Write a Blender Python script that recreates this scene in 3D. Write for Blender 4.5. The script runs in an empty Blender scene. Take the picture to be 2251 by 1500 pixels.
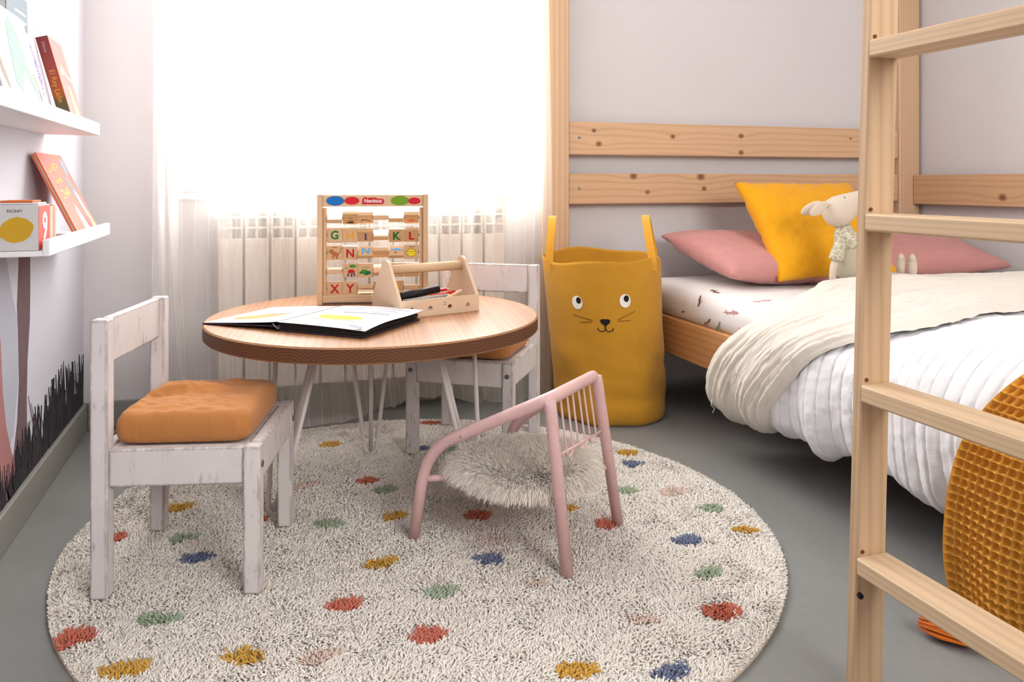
import bpy, bmesh, math, random
import numpy as np
from mathutils import Vector, Matrix, noise as mnoise

random.seed(7)
rng = np.random.default_rng(7)
scene = bpy.context.scene
col = scene.collection
PI = math.pi

# ------------------------------------------------------------------ camera
cam_d = bpy.data.cameras.new('camera')
cam = bpy.data.objects.new('camera', cam_d)
col.objects.link(cam)
cam.location = (0, 0, 0.78)
cam.rotation_euler = (PI / 2, 0, math.radians(-18.26))
cam_d.sensor_width = 36
cam_d.sensor_fit = 'HORIZONTAL'
cam_d.lens = 27.508
cam_d.shift_y = -(750 - 401) / 2251
cam_d.clip_start = 0.02
scene.camera = cam

# ------------------------------------------------------------------ world, light, exposure
world = bpy.data.worlds.new('overcast_sky')
scene.world = world
world.use_nodes = True
bg = world.node_tree.nodes['Background']
bg.inputs['Color'].default_value = (1.0, 0.99, 0.975, 1)
bg.inputs['Strength'].default_value = 8.2
scene.view_settings.view_transform = 'Standard'
scene.view_settings.look = 'None'
scene.view_settings.exposure = 0.82
scene.view_settings.gamma = 1.0
scene.view_settings.use_curve_mapping = False
scene.cycles.max_bounces = 8
scene.cycles.caustics_reflective = False
scene.cycles.caustics_refractive = False

def portal(name, loc, rot, sx, sy):
    l = bpy.data.lights.new(name, 'AREA')
    l.shape = 'RECTANGLE'; l.size = sx; l.size_y = sy
    l.cycles.is_portal = True
    o = bpy.data.objects.new(name, l); col.objects.link(o)
    o.location = loc; o.rotation_euler = rot
    return o
XL, XR, YB, YF, ZC = -0.508, 2.78, 2.757, -1.25, 2.5      # room: left, right, window wall, wall behind the camera, ceiling
WX0, WX1, WZ0, WZ1 = -0.23, 1.03, 0.745, 2.3              # window opening
DX0, DX1, DZ0, DZ1 = 0.6, 1.9, 1.25, 2.3                  # high opening added in the unseen wall behind the camera for fill light
portal('window_portal', ((WX0 + WX1) / 2, YB + 0.24, (WZ0 + WZ1) / 2), (-PI / 2, 0, 0), WX1 - WX0, WZ1 - WZ0)
portal('rear_fill_portal', ((DX0 + DX1) / 2, YF - 0.16, (DZ0 + DZ1) / 2), (PI / 2, 0, 0), DX1 - DX0, DZ1 - DZ0)

# ------------------------------------------------------------------ materials
def lin(c):
    c = c / 255
    return c / 12.92 if c <= 0.04045 else ((c + 0.055) / 1.055) ** 2.4
def rgb(r, g, b):
    return (lin(r), lin(g), lin(b), 1)

class NT:
    def __init__(s, name):
        s.m = bpy.data.materials.new(name); s.m.use_nodes = True
        s.t = s.m.node_tree; s.n = s.t.nodes; s.l = s.t.links
        s.b = s.n['Principled BSDF']; s.out = s.n['Material Output']
        s.b.inputs['Specular IOR Level'].default_value = 0.3
    def add(s, t, **kw):
        n = s.n.new(t)
        for k, v in kw.items():
            setattr(n, k, v)
        return n
    def link(s, a, b):
        s.l.new(a, b)
    def val(s, inp, v):
        if hasattr(v, 'links') or isinstance(v, bpy.types.NodeSocket):
            s.l.new(v, inp)
        else:
            inp.default_value = v
    def math(s, op, a, b=0.0, c=0.0, clamp=False):
        n = s.n.new('ShaderNodeMath'); n.operation = op; n.use_clamp = clamp
        s.val(n.inputs[0], a); s.val(n.inputs[1], b); s.val(n.inputs[2], c)
        return n.outputs[0]
    def mix(s, f, a, b, mode='MIX'):
        n = s.n.new('ShaderNodeMix'); n.data_type = 'RGBA'; n.blend_type = mode
        s.val(n.inputs[0], f); s.val(n.inputs[6], a); s.val(n.inputs[7], b)
        return n.outputs[2]
    def ramp(s, f, stops):
        n = s.n.new('ShaderNodeValToRGB')
        e = n.color_ramp.elements
        while len(e) < len(stops):
            e.new(0.5)
        for k, (p, c) in enumerate(stops):
            e[k].position = p; e[k].color = c if len(c) == 4 else (*c, 1)
        s.val(n.inputs[0], f)
        return n.outputs[0]
    def coords(s, scale=(1, 1, 1), rnd=True, loc=(0, 0, 0), kind='Object', jit=1.0):
        tc = s.add('ShaderNodeTexCoord')
        mp = s.add('ShaderNodeMapping')
        mp.inputs['Scale'].default_value = scale
        mp.inputs['Location'].default_value = loc
        if rnd:
            oi = s.add('ShaderNodeObjectInfo')
            sc = s.add('ShaderNodeVectorMath', operation='SCALE')
            sc.inputs[0].default_value = (0.37 * jit, 0.53 * jit, 0.61 * jit)
            s.link(oi.outputs['Random'], sc.inputs['Scale'])
            ad = s.add('ShaderNodeVectorMath', operation='ADD')
            s.link(tc.outputs[kind], ad.inputs[0]); s.link(sc.outputs[0], ad.inputs[1])
            s.link(ad.outputs[0], mp.inputs['Vector'])
        else:
            s.link(tc.outputs[kind], mp.inputs['Vector'])
        return mp.outputs[0]
    def noise(s, vec, scale, detail=2.0, rough=0.5):
        n = s.add('ShaderNodeTexNoise')
        n.inputs['Scale'].default_value = scale; n.inputs['Detail'].default_value = detail
        n.inputs['Roughness'].default_value = rough
        s.link(vec, n.inputs['Vector'])
        return n.outputs['Fac']
    def bump(s, h, strength=0.3, dist=0.002):
        n = s.add('ShaderNodeBump')
        n.inputs['Strength'].default_value = strength; n.inputs['Distance'].default_value = dist
        s.val(n.inputs['Height'], h)
        s.link(n.outputs[0], s.b.inputs['Normal'])
    def done(s, color, rough=0.6):
        s.val(s.b.inputs['Base Color'], color)
        s.val(s.b.inputs['Roughness'], rough)
        return s.m

def dark(c, k):
    return (c[0] * k, c[1] * k, c[2] * k, 1)

def plain(name, c, rough=0.6, var=0.08, vs=12, bump=0.0, bs=300, spec=0.3, sheen=0.0, metal=0.0):
    t = NT(name)
    v = t.coords()
    f = t.noise(v, vs, 3)
    colr = t.mix(f, dark(c, 1 - var), dark(c, 1 + var))
    if bump:
        t.bump(t.noise(v, bs, 2), bump, 0.002)
    t.b.inputs['Specular IOR Level'].default_value = spec
    t.b.inputs['Sheen Weight'].default_value = sheen
    t.b.inputs['Metallic'].default_value = metal
    return t.done(colr, rough)

def wood(name, light, darkc, axis=2, ring=50, rough=0.55, strength=0.55, fibre=0.25, off=(0.11, 0.07, 0.05), dist=1.6, spec=0.3, jit=1.0):
    t = NT(name)
    sc = [1.0, 1.0, 1.0]; sc[axis] = 0.10
    v = t.coords(tuple(sc), loc=off, jit=jit)
    w = t.add('ShaderNodeTexWave', wave_type='RINGS', rings_direction='XYZ'[axis])
    w.inputs['Scale'].default_value = ring
    w.inputs['Distortion'].default_value = dist * 3
    w.inputs['Detail'].default_value = 2
    w.inputs['Detail Scale'].default_value = 0.12
    t.link(v, w.inputs['Vector'])
    sc2 = [1.0, 1.0, 1.0]; sc2[axis] = 0.03
    v2 = t.coords(tuple(sc2))
    fb = t.noise(v2, 420, 3, 0.6)
    pt = t.noise(v, 9, 3)
    g = t.math('MULTIPLY', t.math('POWER', w.outputs['Fac'], 2.2), strength)
    c1 = t.mix(g, light, darkc)
    c2 = t.mix(t.math('MULTIPLY', fb, fibre), c1, dark(darkc, 0.75))
    c3 = t.mix(t.math('MULTIPLY', pt, 0.35), c2, dark(light, 1.08))
    t.bump(fb, 0.12, 0.001)
    t.b.inputs['Specular IOR Level'].default_value = spec
    return t.done(c3, rough)

def knotty(name, light, darkc, ua, va, knots, freq=250.0, rough=0.55):
    """pine board: growth lines along object axis ua, flowing round knots given as (u, v, radius)"""
    t = NT(name)
    tc = t.add('ShaderNodeTexCoord')
    sp = t.add('ShaderNodeSeparateXYZ'); t.link(tc.outputs['Object'], sp.inputs[0])
    U, V = sp.outputs[ua], sp.outputs[va]
    sc = [1.0, 1.0, 1.0]; sc[ua] = 0.12
    v = t.coords(tuple(sc))
    n1 = t.noise(v, 7, 2)
    g = t.math('ADD', V, t.math('MULTIPLY', n1, 0.06))
    mask = None
    for (ku, kv, kr) in knots:
        du = t.math('DIVIDE', t.math('SUBTRACT', U, ku), kr * 1.25)
        dv = t.math('DIVIDE', t.math('SUBTRACT', V, kv), kr)
        d = t.math('SQRT', t.math('ADD', t.math('MULTIPLY', du, du), t.math('MULTIPLY', dv, dv)))
        du2 = t.math('MULTIPLY', du, 0.16); dv2 = t.math('MULTIPLY', dv, 0.5)
        e = t.math('POWER', 2.718, t.math('MULTIPLY', t.math('ADD', t.math('MULTIPLY', du2, du2), t.math('MULTIPLY', dv2, dv2)), -1.0))
        g = t.math('ADD', g, t.math('MULTIPLY', e, kr * 1.5))
        k = t.math('SUBTRACT', 1.6, t.math('MULTIPLY', d, 1.2), clamp=True)
        mask = k if mask is None else t.math('MAXIMUM', mask, k)
    line = t.math('POWER', t.math('ADD', t.math('MULTIPLY', t.math('SINE', t.math('MULTIPLY', g, freq)), 0.5), 0.5), 3.0)
    sc2 = [1.0, 1.0, 1.0]; sc2[ua] = 0.03
    fb = t.noise(t.coords(tuple(sc2)), 420, 3, 0.6)
    c = t.mix(t.math('MULTIPLY', line, 0.34), light, darkc)
    c = t.mix(t.math('MULTIPLY', fb, 0.22), c, dark(darkc, 0.8))
    c = t.mix(t.math('MULTIPLY', n1, 0.3), c, dark(light, 1.1))
    if mask is not None:
        c = t.mix(t.math('MULTIPLY', mask, 0.85), c, rgb(112, 62, 30))
    t.bump(fb, 0.12, 0.001)
    return t.done(c, rough)

def fabric(name, c, weave=900, bump=0.35, var=0.1, rough=0.95, sheen=0.15, slub=0.0):
    t = NT(name)
    v = t.coords()
    a = t.noise(v, weave, 2)
    b = t.noise(v, 26, 3)
    k = t.mix(b, dark(c, 1 - var), dark(c, 1 + var))
    if slub:
        k = t.mix(t.math('MULTIPLY', t.math('GREATER_THAN', a, 0.62), slub), k, dark(c, 0.7))
    t.bump(a, bump, 0.001)
    t.b.inputs['Sheen Weight'].default_value = sheen
    t.b.inputs['Specular IOR Level'].default_value = 0.1
    return t.done(k, rough)

def whitewash(name):
    t = NT(name)
    v = t.coords((1, 1, 0.25))
    n = t.noise(v, 55, 6, 0.75)
    v2 = t.coords()
    area = t.noise(v2, 9, 2)
    m = t.math('MULTIPLY', t.math('SUBTRACT', n, 0.56), 9.0, clamp=True)
    m = t.math('MULTIPLY', m, t.math('MULTIPLY', t.math('SUBTRACT', area, 0.40), 4.0, clamp=True))
    # worn edges: bevel normal against true normal
    bv = t.add('ShaderNodeBevel'); bv.samples = 4; bv.inputs['Radius'].default_value = 0.006
    ge = t.add('ShaderNodeNewGeometry')
    dp = t.add('ShaderNodeVectorMath', operation='DOT_PRODUCT')
    t.link(bv.outputs[0], dp.inputs[0]); t.link(ge.outputs['Normal'], dp.inputs[1])
    edge = t.math('MULTIPLY', t.math('SUBTRACT', 0.992, dp.outputs['Value']), 14.0, clamp=True)
    en = t.math('MULTIPLY', t.math('SUBTRACT', n, 0.40), 8.0, clamp=True)
    m = t.math('MAXIMUM', m, t.math('MULTIPLY', edge, en))
    base = t.mix(t.noise(v2, 14, 4), rgb(214, 206, 204), rgb(230, 224, 222))
    c = t.mix(t.math('MULTIPLY', m, 0.85), base, rgb(108, 92, 82))
    t.bump(n, 0.15, 0.001)
    return t.done(c, 0.55)

MAT = {}
MAT['pine'] = wood('pine_post', rgb(216, 182, 148), rgb(182, 140, 104), 2, ring=34, strength=0.5)
MAT['pine_z'] = wood('pine_ladder_stile', rgb(212, 180, 144), rgb(174, 136, 100), 2, ring=30, strength=0.5, off=(0.09, 0.3, 0))
MAT['pine_y'] = wood('pine_ladder_rung', rgb(222, 194, 158), rgb(190, 156, 120), 1, ring=40, strength=0.5, off=(0.06, 0.0, 0.05))
MAT['pine_rail'] = wood('pine_bed_rail', rgb(214, 160, 106), rgb(182, 122, 72), 1, ring=40, strength=0.5)
MAT['table_top'] = wood('table_oak', rgb(176, 126, 84), rgb(128, 84, 52), 1, ring=48, strength=0.5, rough=0.42, off=(-0.02, 0.0, -0.40), spec=0.5, dist=0.6, jit=0.06)
MAT['table_end'] = wood('table_oak_end_grain', rgb(112, 72, 46), rgb(56, 33, 20), 1, ring=48, strength=0.75, rough=0.5, off=(-0.02, 0.0, -0.40), dist=0.6, jit=0.06)
MAT['white_wash'] = whitewash('worn_white_paint')
MAT['beech_z'] = wood('beech_upright', rgb(220, 186, 148), rgb(184, 142, 104), 2, ring=95, strength=0.45)
MAT['beech_x'] = wood('beech_board', rgb(222, 190, 152), rgb(190, 150, 112), 0, ring=60, strength=0.3)
MAT['block'] = wood('alphabet_block_wood', rgb(214, 174, 128), rgb(186, 142, 98), 0, ring=80, strength=0.3, rough=0.28, spec=0.5)
MAT['block'].node_tree.nodes['Principled BSDF'].inputs['Coat Weight'].default_value = 0.9
MAT['block'].node_tree.nodes['Principled BSDF'].inputs['Coat Roughness'].default_value = 0.12
MAT['ply'] = plain('birch_plywood', rgb(226, 200, 170), 0.6, 0.05, 30, 0.05, 200)
MAT['fabric_orange'] = fabric('ochre_muslin', rgb(188, 126, 72), 700, 0.5, 0.1)
MAT['hamper'] = fabric('mustard_canvas', rgb(198, 144, 46), 800, 0.4, 0.07, slub=0.2)
MAT['strap'] = fabric('mustard_strap', rgb(218, 158, 58), 900, 0.3, 0.05)
MAT['black'] = plain('black_print', rgb(22, 20, 20), 0.7)
MAT['eye_white'] = plain('white_print', rgb(240, 236, 226), 0.7, 0.02)
MAT['brown_print'] = plain('brown_print', rgb(110, 62, 22), 0.8)
t = NT('pink_enamel')
v = t.coords(rnd=False)
chip = t.math('MULTIPLY', t.math('SUBTRACT', t.noise(v, 80, 3), 0.70), 30.0, clamp=True)
c = t.mix(chip, t.mix(t.noise(v, 40, 3), rgb(218, 178, 174), rgb(232, 194, 190)), rgb(142, 88, 78))
t.b.inputs['Specular IOR Level'].default_value = 0.4
t.bump(chip, 0.2, 0.001)
MAT['pink_metal'] = t.done(c, 0.38)
MAT['white_metal'] = plain('white_enamel', rgb(226, 218, 214), 0.45, 0.03, 30)
MAT['bolt'] = plain('bolt_steel', rgb(120, 122, 118), 0.4, 0.2, 200, metal=0.7)
MAT['pink_linen'] = fabric('dusty_pink_cotton', rgb(200, 142, 138), 900, 0.25, 0.05)
MAT['yellow_linen'] = fabric('mustard_linen', rgb(232, 164, 26), 900, 0.4, 0.06)
MAT['sheet'] = fabric('white_printed_sheet', rgb(236, 232, 230), 900, 0.12, 0.02)
MAT['doll'] = fabric('beige_linen_doll', rgb(212, 196, 178), 1300, 0.5, 0.06)
MAT['dress'] = fabric('sage_linen_dress', rgb(188, 178, 156), 1300, 0.5, 0.08)
MAT['shelf_white'] = plain('white_lacquer', rgb(236, 235, 237), 0.45, 0.01)
MAT['paper'] = plain('white_paper', rgb(222, 222, 226), 0.7, 0.02)
MAT['fur'] = plain('sheepskin_wool', rgb(246, 238, 226), 0.9, 0.04, 30, sheen=0.3)
MAT['tassel'] = fabric('rust_tassel', rgb(206, 108, 34), 300, 0.5, 0.2)

def pal(name, c, **k):
    if name not in MAT:
        MAT[name] = plain(name, c, **k)
    return MAT[name]

# ------------------------------------------------------------------ mesh helpers
def link(name, mesh, parent=None, mat=None):
    o = bpy.data.objects.new(name, mesh)
    col.objects.link(o)
    if parent is not None:
        o.parent = parent
    if mat is not None:
        if len(mesh.materials) == 0:
            mesh.materials.append(mat)
    return o

def tag(o, label=None, cat=None, group=None, kind=None):
    if label: o['label'] = label
    if cat: o['category'] = cat
    if group: o['group'] = group
    if kind: o['kind'] = kind
    return o

def thing(name, label, cat, loc=(0, 0, 0), rz=0.0, group=None):
    o = bpy.data.objects.new(name, None)
    o.empty_display_size = 0.05
    col.objects.link(o)
    o.location = loc; o.rotation_euler = (0, 0, rz)
    return tag(o, label, cat, group)

class MB:
    def __init__(s):
        s.v = []; s.f = []
    def add(s, v, f, M=None):
        b = len(s.v)
        for p in v:
            p = Vector(p)
            if M is not None: p = M @ p
            s.v.append(tuple(p))
        s.f += [tuple(i + b for i in q) for q in f]
        return s
    def box(s, x0, x1, y0, y1, z0, z1, c=0.002, M=None):
        lo, hi = (x0, y0, z0), (x1, y1, z1)
        c = min(c, 0.49 * min(hi[k] - lo[k] for k in range(3)))
        idx = {}; v = []
        for sx in (0, 1):
            for sy in (0, 1):
                for sz in (0, 1):
                    sg = (sx, sy, sz)
                    for a in range(3):
                        p = []
                        for k in range(3):
                            e = hi[k] if sg[k] else lo[k]
                            if k != a: e += -c if sg[k] else c
                            p.append(e)
                        idx[sg, a] = len(v); v.append(p)
        f = []
        for a in range(3):
            b1, b2 = [k for k in range(3) if k != a]
            for sa in (0, 1):
                q = []
                for (i, j) in ((0, 0), (1, 0), (1, 1), (0, 1)):
                    g = [0, 0, 0]; g[a] = sa; g[b1] = i; g[b2] = j
                    q.append(idx[tuple(g), a])
                f.append(q)
        for a in range(3):           # edges parallel to axis a
            b1, b2 = [k for k in range(3) if k != a]
            for i in (0, 1):
                for j in (0, 1):
                    g0 = [0, 0, 0]; g1 = [0, 0, 0]
                    g0[b1] = g1[b1] = i; g0[b2] = g1[b2] = j; g1[a] = 1
                    f.append([idx[tuple(g0), b1], idx[tuple(g1), b1], idx[tuple(g1), b2], idx[tuple(g0), b2]])
        for sx in (0, 1):
            for sy in (0, 1):
                for sz in (0, 1):
                    f.append([idx[(sx, sy, sz), 0], idx[(sx, sy, sz), 1], idx[(sx, sy, sz), 2]])
        return s.add(v, f, M)
    def tube(s, pts, r, n=10, caps=True, closed=False, M=None):
        P = [Vector(p) for p in pts]; m = len(P)
        R = r if isinstance(r, (list, tuple)) else [r] * m
        T = []
        for i in range(m):
            a = P[(i - 1) % m] if (closed or i > 0) else P[i]
            b = P[(i + 1) % m] if (closed or i < m - 1) else P[i]
            T.append((b - a).normalized())
        u = Vector((0, 0, 1)) if abs(T[0].z) < 0.9 else Vector((1, 0, 0))
        u = (u - T[0] * u.dot(T[0])).normalized()
        v = []; f = []
        for i in range(m):
            u = (u - T[i] * u.dot(T[i])).normalized()
            w = T[i].cross(u)
            for k in range(n):
                a = 2 * PI * k / n
                v.append(P[i] + (u * math.cos(a) + w * math.sin(a)) * R[i])
        for i in range(m if closed else m - 1):
            j = (i + 1) % m
            for k in range(n):
                l = (k + 1) % n
                f.append((i * n + k, i * n + l, j * n + l, j * n + k))
        if caps and not closed:
            f.append(tuple(range(n))[::-1]); f.append(tuple((m - 1) * n + k for k in range(n)))
        return s.add(v, f, M)
    def lathe(s, prof, n=32, M=None, cap=True):
        v = []; f = []
        for (r, z) in prof:
            for k in range(n):
                a = 2 * PI * k / n
                v.append((r * math.cos(a), r * math.sin(a), z))
        for i in range(len(prof) - 1):
            for k in range(n):
                l = (k + 1) % n
                f.append((i * n + k, i * n + l, (i + 1) * n + l, (i + 1) * n + k))
        if cap:
            f.append(tuple(range(n))[::-1]); f.append(tuple((len(prof) - 1) * n + k for k in range(n)))
        return s.add(v, f, M)
    def prism(s, poly, w0, w1, fn):
        n = len(poly)
        v = [fn(a, b, w0) for a, b in poly] + [fn(a, b, w1) for a, b in poly]
        f = [tuple(range(n))[::-1], tuple(range(n, 2 * n))]
        f += [(i, (i + 1) % n, n + (i + 1) % n, n + i) for i in range(n)]
        return s.add(v, f)
    def ellipsoid(s, c, r, nu=20, nv=12, M=None, warp=None):
        v = [(0, 0, -1)]; f = []
        for i in range(1, nv):
            t = -PI / 2 + PI * i / nv
            for k in range(nu):
                a = 2 * PI * k / nu
                v.append((math.cos(t) * math.cos(a), math.cos(t) * math.sin(a), math.sin(t)))
        v.append((0, 0, 1)); top = len(v) - 1
        for k in range(nu):
            l = (k + 1) % nu
            f.append((0, 1 + l, 1 + k)); f.append((top, top - nu + k, top - nu + l))
        for i in range(nv - 2):
            for k in range(nu):
                l = (k + 1) % nu
                a = 1 + i * nu
                f.append((a + k, a + l, a + nu + l, a + nu + k))
        out = []
        for p in v:
            q = warp(p) if warp else p
            out.append((c[0] + q[0] * r[0], c[1] + q[1] * r[1], c[2] + q[2] * r[2]))
        return s.add(out, f, M)
    def mesh(s, name, smooth=False):
        m = bpy.data.meshes.new(name)
        m.from_pydata([tuple(p) for p in s.v], [], s.f)
        bm = bmesh.new(); bm.from_mesh(m)
        bmesh.ops.recalc_face_normals(bm, faces=bm.faces)
        bm.to_mesh(m); bm.free()
        if smooth:
            m.polygons.foreach_set('use_smooth', [True] * len(m.polygons))
        return m
    def build(s, name, mat, parent=None, smooth=False):
        return link(name, s.mesh(name, smooth), parent, mat)

def grid_mesh(name, V, nu, nv, smooth=True, closed_u=False):
    """V: (nu, nv, 3) array -> quad mesh"""
    i, j = np.meshgrid(np.arange(nu if closed_u else nu - 1), np.arange(nv - 1), indexing='ij')
    i2 = (i + 1) % nu
    q = np.stack([i * nv + j, i2 * nv + j, i2 * nv + j + 1, i * nv + j + 1], -1).reshape(-1, 4)
    return np_mesh(name, V.reshape(-1, 3), q, smooth)

def np_mesh(name, V, F, smooth=True):
    m = bpy.data.meshes.new(name)
    k = F.shape[1]
    m.vertices.add(len(V)); m.vertices.foreach_set('co', np.ascontiguousarray(V, dtype=np.float32).ravel())
    m.loops.add(F.size); m.loops.foreach_set('vertex_index', np.ascontiguousarray(F, dtype=np.int32).ravel())
    m.polygons.add(len(F)); m.polygons.foreach_set('loop_start', np.arange(0, F.size, k, dtype=np.int32))
    m.polygons.foreach_set('loop_total', np.full(len(F), k, dtype=np.int32))
    m.update(calc_edges=True)
    if smooth:
        m.polygons.foreach_set('use_smooth', np.ones(len(F), dtype=bool))
    return m

def vnoise(x, y, seed=0):
    """smooth value noise, vectorised, about -1..1"""
    xi = np.floor(x).astype(int); yi = np.floor(y).astype(int)
    xf = x - xi; yf = y - yi
    def h(a, b):
        s = np.sin(a * 127.1 + b * 311.7 + seed * 74.7) * 43758.5453
        return (s - np.floor(s)) * 2 - 1
    u = xf * xf * (3 - 2 * xf); w = yf * yf * (3 - 2 * yf)
    return (h(xi, yi) * (1 - u) + h(xi + 1, yi) * u) * (1 - w) + (h(xi, yi + 1) * (1 - u) + h(xi + 1, yi + 1) * u) * w

def catmull(pts, n):
    P = np.array(pts, float); m = len(P)
    Q = np.vstack([2 * P[0] - P[1], P, 2 * P[-1] - P[-2]])
    out = []
    for i in range(m - 1):
        p0, p1, p2, p3 = Q[i:i + 4]
        for t in np.linspace(0, 1, 24, endpoint=False):
            out.append(0.5 * ((2 * p1) + (-p0 + p2) * t + (2 * p0 - 5 * p1 + 4 * p2 - p3) * t * t + (-p0 + 3 * p1 - 3 * p2 + p3) * t ** 3))
    out.append(P[-1]); out = np.array(out)
    d = np.r_[0, np.cumsum(np.linalg.norm(np.diff(out, axis=0), axis=1))]
    s = np.linspace(0, d[-1], n)
    return np.stack([np.interp(s, d, out[:, k]) for k in range(P.shape[1])], 1)

def text(name, body, size, mat, parent, M, thick=0.0003, sx=1.0, bold=0.0):
    cu = bpy.data.curves.new(name, 'FONT')
    cu.body = body; cu.size = size; cu.align_x = 'CENTER'; cu.align_y = 'CENTER'
    cu.extrude = thick; cu.offset = bold; cu.resolution_u = 3
    o = bpy.data.objects.new(name + '_tmp', cu); col.objects.link(o)
    me = bpy.data.meshes.new_from_object(o.evaluated_get(bpy.context.evaluated_depsgraph_get()))
    bpy.data.objects.remove(o); bpy.data.curves.remove(cu)
    me.transform(M @ Matrix.Diagonal((sx, 1, 1, 1)))
    me.materials.clear()
    return link(name, me, parent, mat)

def plate(loops, thick, fn=None):
    """flat plate with holes: loops in 2D; returns mesh in xy plane centred on z=0"""
    cu = bpy.data.curves.new('plate', 'CURVE'); cu.dimensions = '2D'; cu.fill_mode = 'BOTH'; cu.extrude = thick / 2
    for lp in loops:
        sp = cu.splines.new('POLY'); sp.points.add(len(lp) - 1)
        for p, (a, b) in zip(sp.points, lp): p.co = (a, b, 0, 1)
        sp.use_cyclic_u = True
    o = bpy.data.objects.new('plate_tmp', cu); col.objects.link(o)
    me = bpy.data.meshes.new_from_object(o.evaluated_get(bpy.context.evaluated_depsgraph_get()))
    bpy.data.objects.remove(o); bpy.data.curves.remove(cu)
    me.materials.clear()
    return me

def circle(cx, cy, r, n=20, ry=None, rot=0.0):
    ry = r if ry is None else ry
    out = []
    for k in range(n):
        a = 2 * PI * k / n
        x, y = r * math.cos(a), ry * math.sin(a)
        out.append((cx + x * math.cos(rot) - y * math.sin(rot), cy + x * math.sin(rot) + y * math.cos(rot)))
    return out

# ================================================================== the room
t = NT('micro_cement_floor')
v = t.coords(rnd=False)
n1 = t.noise(v, 2.2, 5, 0.6); n2 = t.noise(v, 60, 3)
c = t.mix(n1, rgb(118, 119, 118), rgb(150, 150, 147))
c = t.mix(t.math('MULTIPLY', n2, 0.25), c, rgb(100, 101, 101))
t.bump(n2, 0.05, 0.001)
MAT['floor'] = t.done(c, 0.55)
MAT['wall'] = plain('matt_wall_paint', rgb(216, 211, 211), 0.9, 0.015, 4, 0.06, 500, 0.1)
MAT['wall_left'] = plain('mural_wall_paint', rgb(208, 208, 217), 0.9, 0.015, 4, 0.06, 500, 0.1)
MAT['ceiling'] = plain('ceiling_paint', rgb(240, 239, 238), 0.9, 0.01, 4)
MAT['skirting'] = plain('grey_skirting_tile', rgb(142, 140, 134), 0.6, 0.06, 20, 0.1, 300)

def struct(name, mb, mat, parent=None):
    o = mb.build(name, mat, parent)
    o['kind'] = 'structure'
    return o
W = 0.2
struct('floor', MB().box(XL - W, XR + W, YF - W, YB + W, -0.1, 0.0, 0.0005), MAT['floor'])
struct('ceiling', MB().box(XL - W, XR + W, YF - W, YB + W, ZC, ZC + 0.1, 0.001), MAT['ceiling'])
wall_left = struct('wall_left', MB().box(XL - W, XL, YF, YB, 0, ZC, 0.0005), MAT['wall_left'])
struct('wall_right', MB().box(XR, XR + W, YF, YB, 0, ZC, 0.0005), MAT['wall'])
mb = MB()
mb.box(XL - W, WX0, YB, YB + W, 0, ZC, 0.0005)
mb.box(WX1, XR + W, YB, YB + W, 0, ZC, 0.0005)
mb.box(WX0, WX1, YB, YB + W, 0, WZ0, 0.0005)
mb.box(WX0, WX1, YB, YB + W, WZ1, ZC, 0.0005)
struct('wall_window', mb, MAT['wall'])
mb = MB()
mb.box(XL - W, DX0, YF - 0.12, YF, 0, ZC, 0.0005)
mb.box(DX1, XR + W, YF - 0.12, YF, 0, ZC, 0.0005)
mb.box(DX0, DX1, YF - 0.12, YF, DZ1, ZC, 0.0005)
mb.box(DX0, DX1, YF - 0.12, YF, 0, DZ0, 0.0005)
struct('wall_behind', mb, MAT['wall'])
bl = struct('baseboard_left', MB().box(XL, XL + 0.012, YF, YB, 0.0, 0.087, 0.003), MAT['skirting'])
bb = MB().box(XL + 0.012, 1.0, YB - 0.012, YB, 0.0, 0.087, 0.003)
struct('baseboard_window', bb, MAT['skirting'])
struct('baseboard_right', MB().box(XR - 0.012, XR, YF, YB, 0.0, 0.087, 0.003), MAT['skirting'])

# window: frame, two sashes with panes
wf = MB()
wy0, wy1 = YB + 0.10, YB + 0.16
for a in ((WX0, WX0 + 0.05, WZ0, WZ1), (WX1 - 0.05, WX1, WZ0, WZ1)):
    wf.box(a[0], a[1], wy0, wy1, a[2], a[3], 0.004)
for a in ((WZ0, WZ0 + 0.05), (WZ1 - 0.05, WZ1)):
    wf.box(WX0 + 0.05, WX1 - 0.05, wy0, wy1, a[0], a[1], 0.004)
win = struct('window_1', wf, MAT['shelf_white'])
xm = (WX0 + WX1) / 2
MB().box(xm - 0.03, xm + 0.03, wy0, wy1, WZ0 + 0.05, WZ1 - 0.05, 0.004).build('mullion', MAT['shelf_white'], win)
t = NT('window_glass')
tr = t.add('ShaderNodeBsdfTransparent'); gl = t.add('ShaderNodeBsdfGlossy'); gl.inputs['Roughness'].default_value = 0.02
ms = t.add('ShaderNodeMixShader'); ms.inputs[0].default_value = 0.05
t.link(tr.outputs[0], ms.inputs[1]); t.link(gl.outputs[0], ms.inputs[2]); t.link(ms.outputs[0], t.out.inputs['Surface'])
MAT['glass'] = t.m
MB().box(WX0 + 0.05, xm - 0.03, YB + 0.128, YB + 0.132, WZ0 + 0.05, WZ1 - 0.05, 0.0005).build('pane', MAT['glass'], win)
MB().box(xm + 0.03, WX1 - 0.05, YB + 0.128, YB + 0.132, WZ0 + 0.05, WZ1 - 0.05, 0.0005).build('pane', MAT['glass'], win)
struct('trim_1', MB().box(WX0 - 0.02, WX1 + 0.02, YB - 0.02, YB + 0.098, WZ0 - 0.022, WZ0, 0.004), MAT['shelf_white'])

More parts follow.
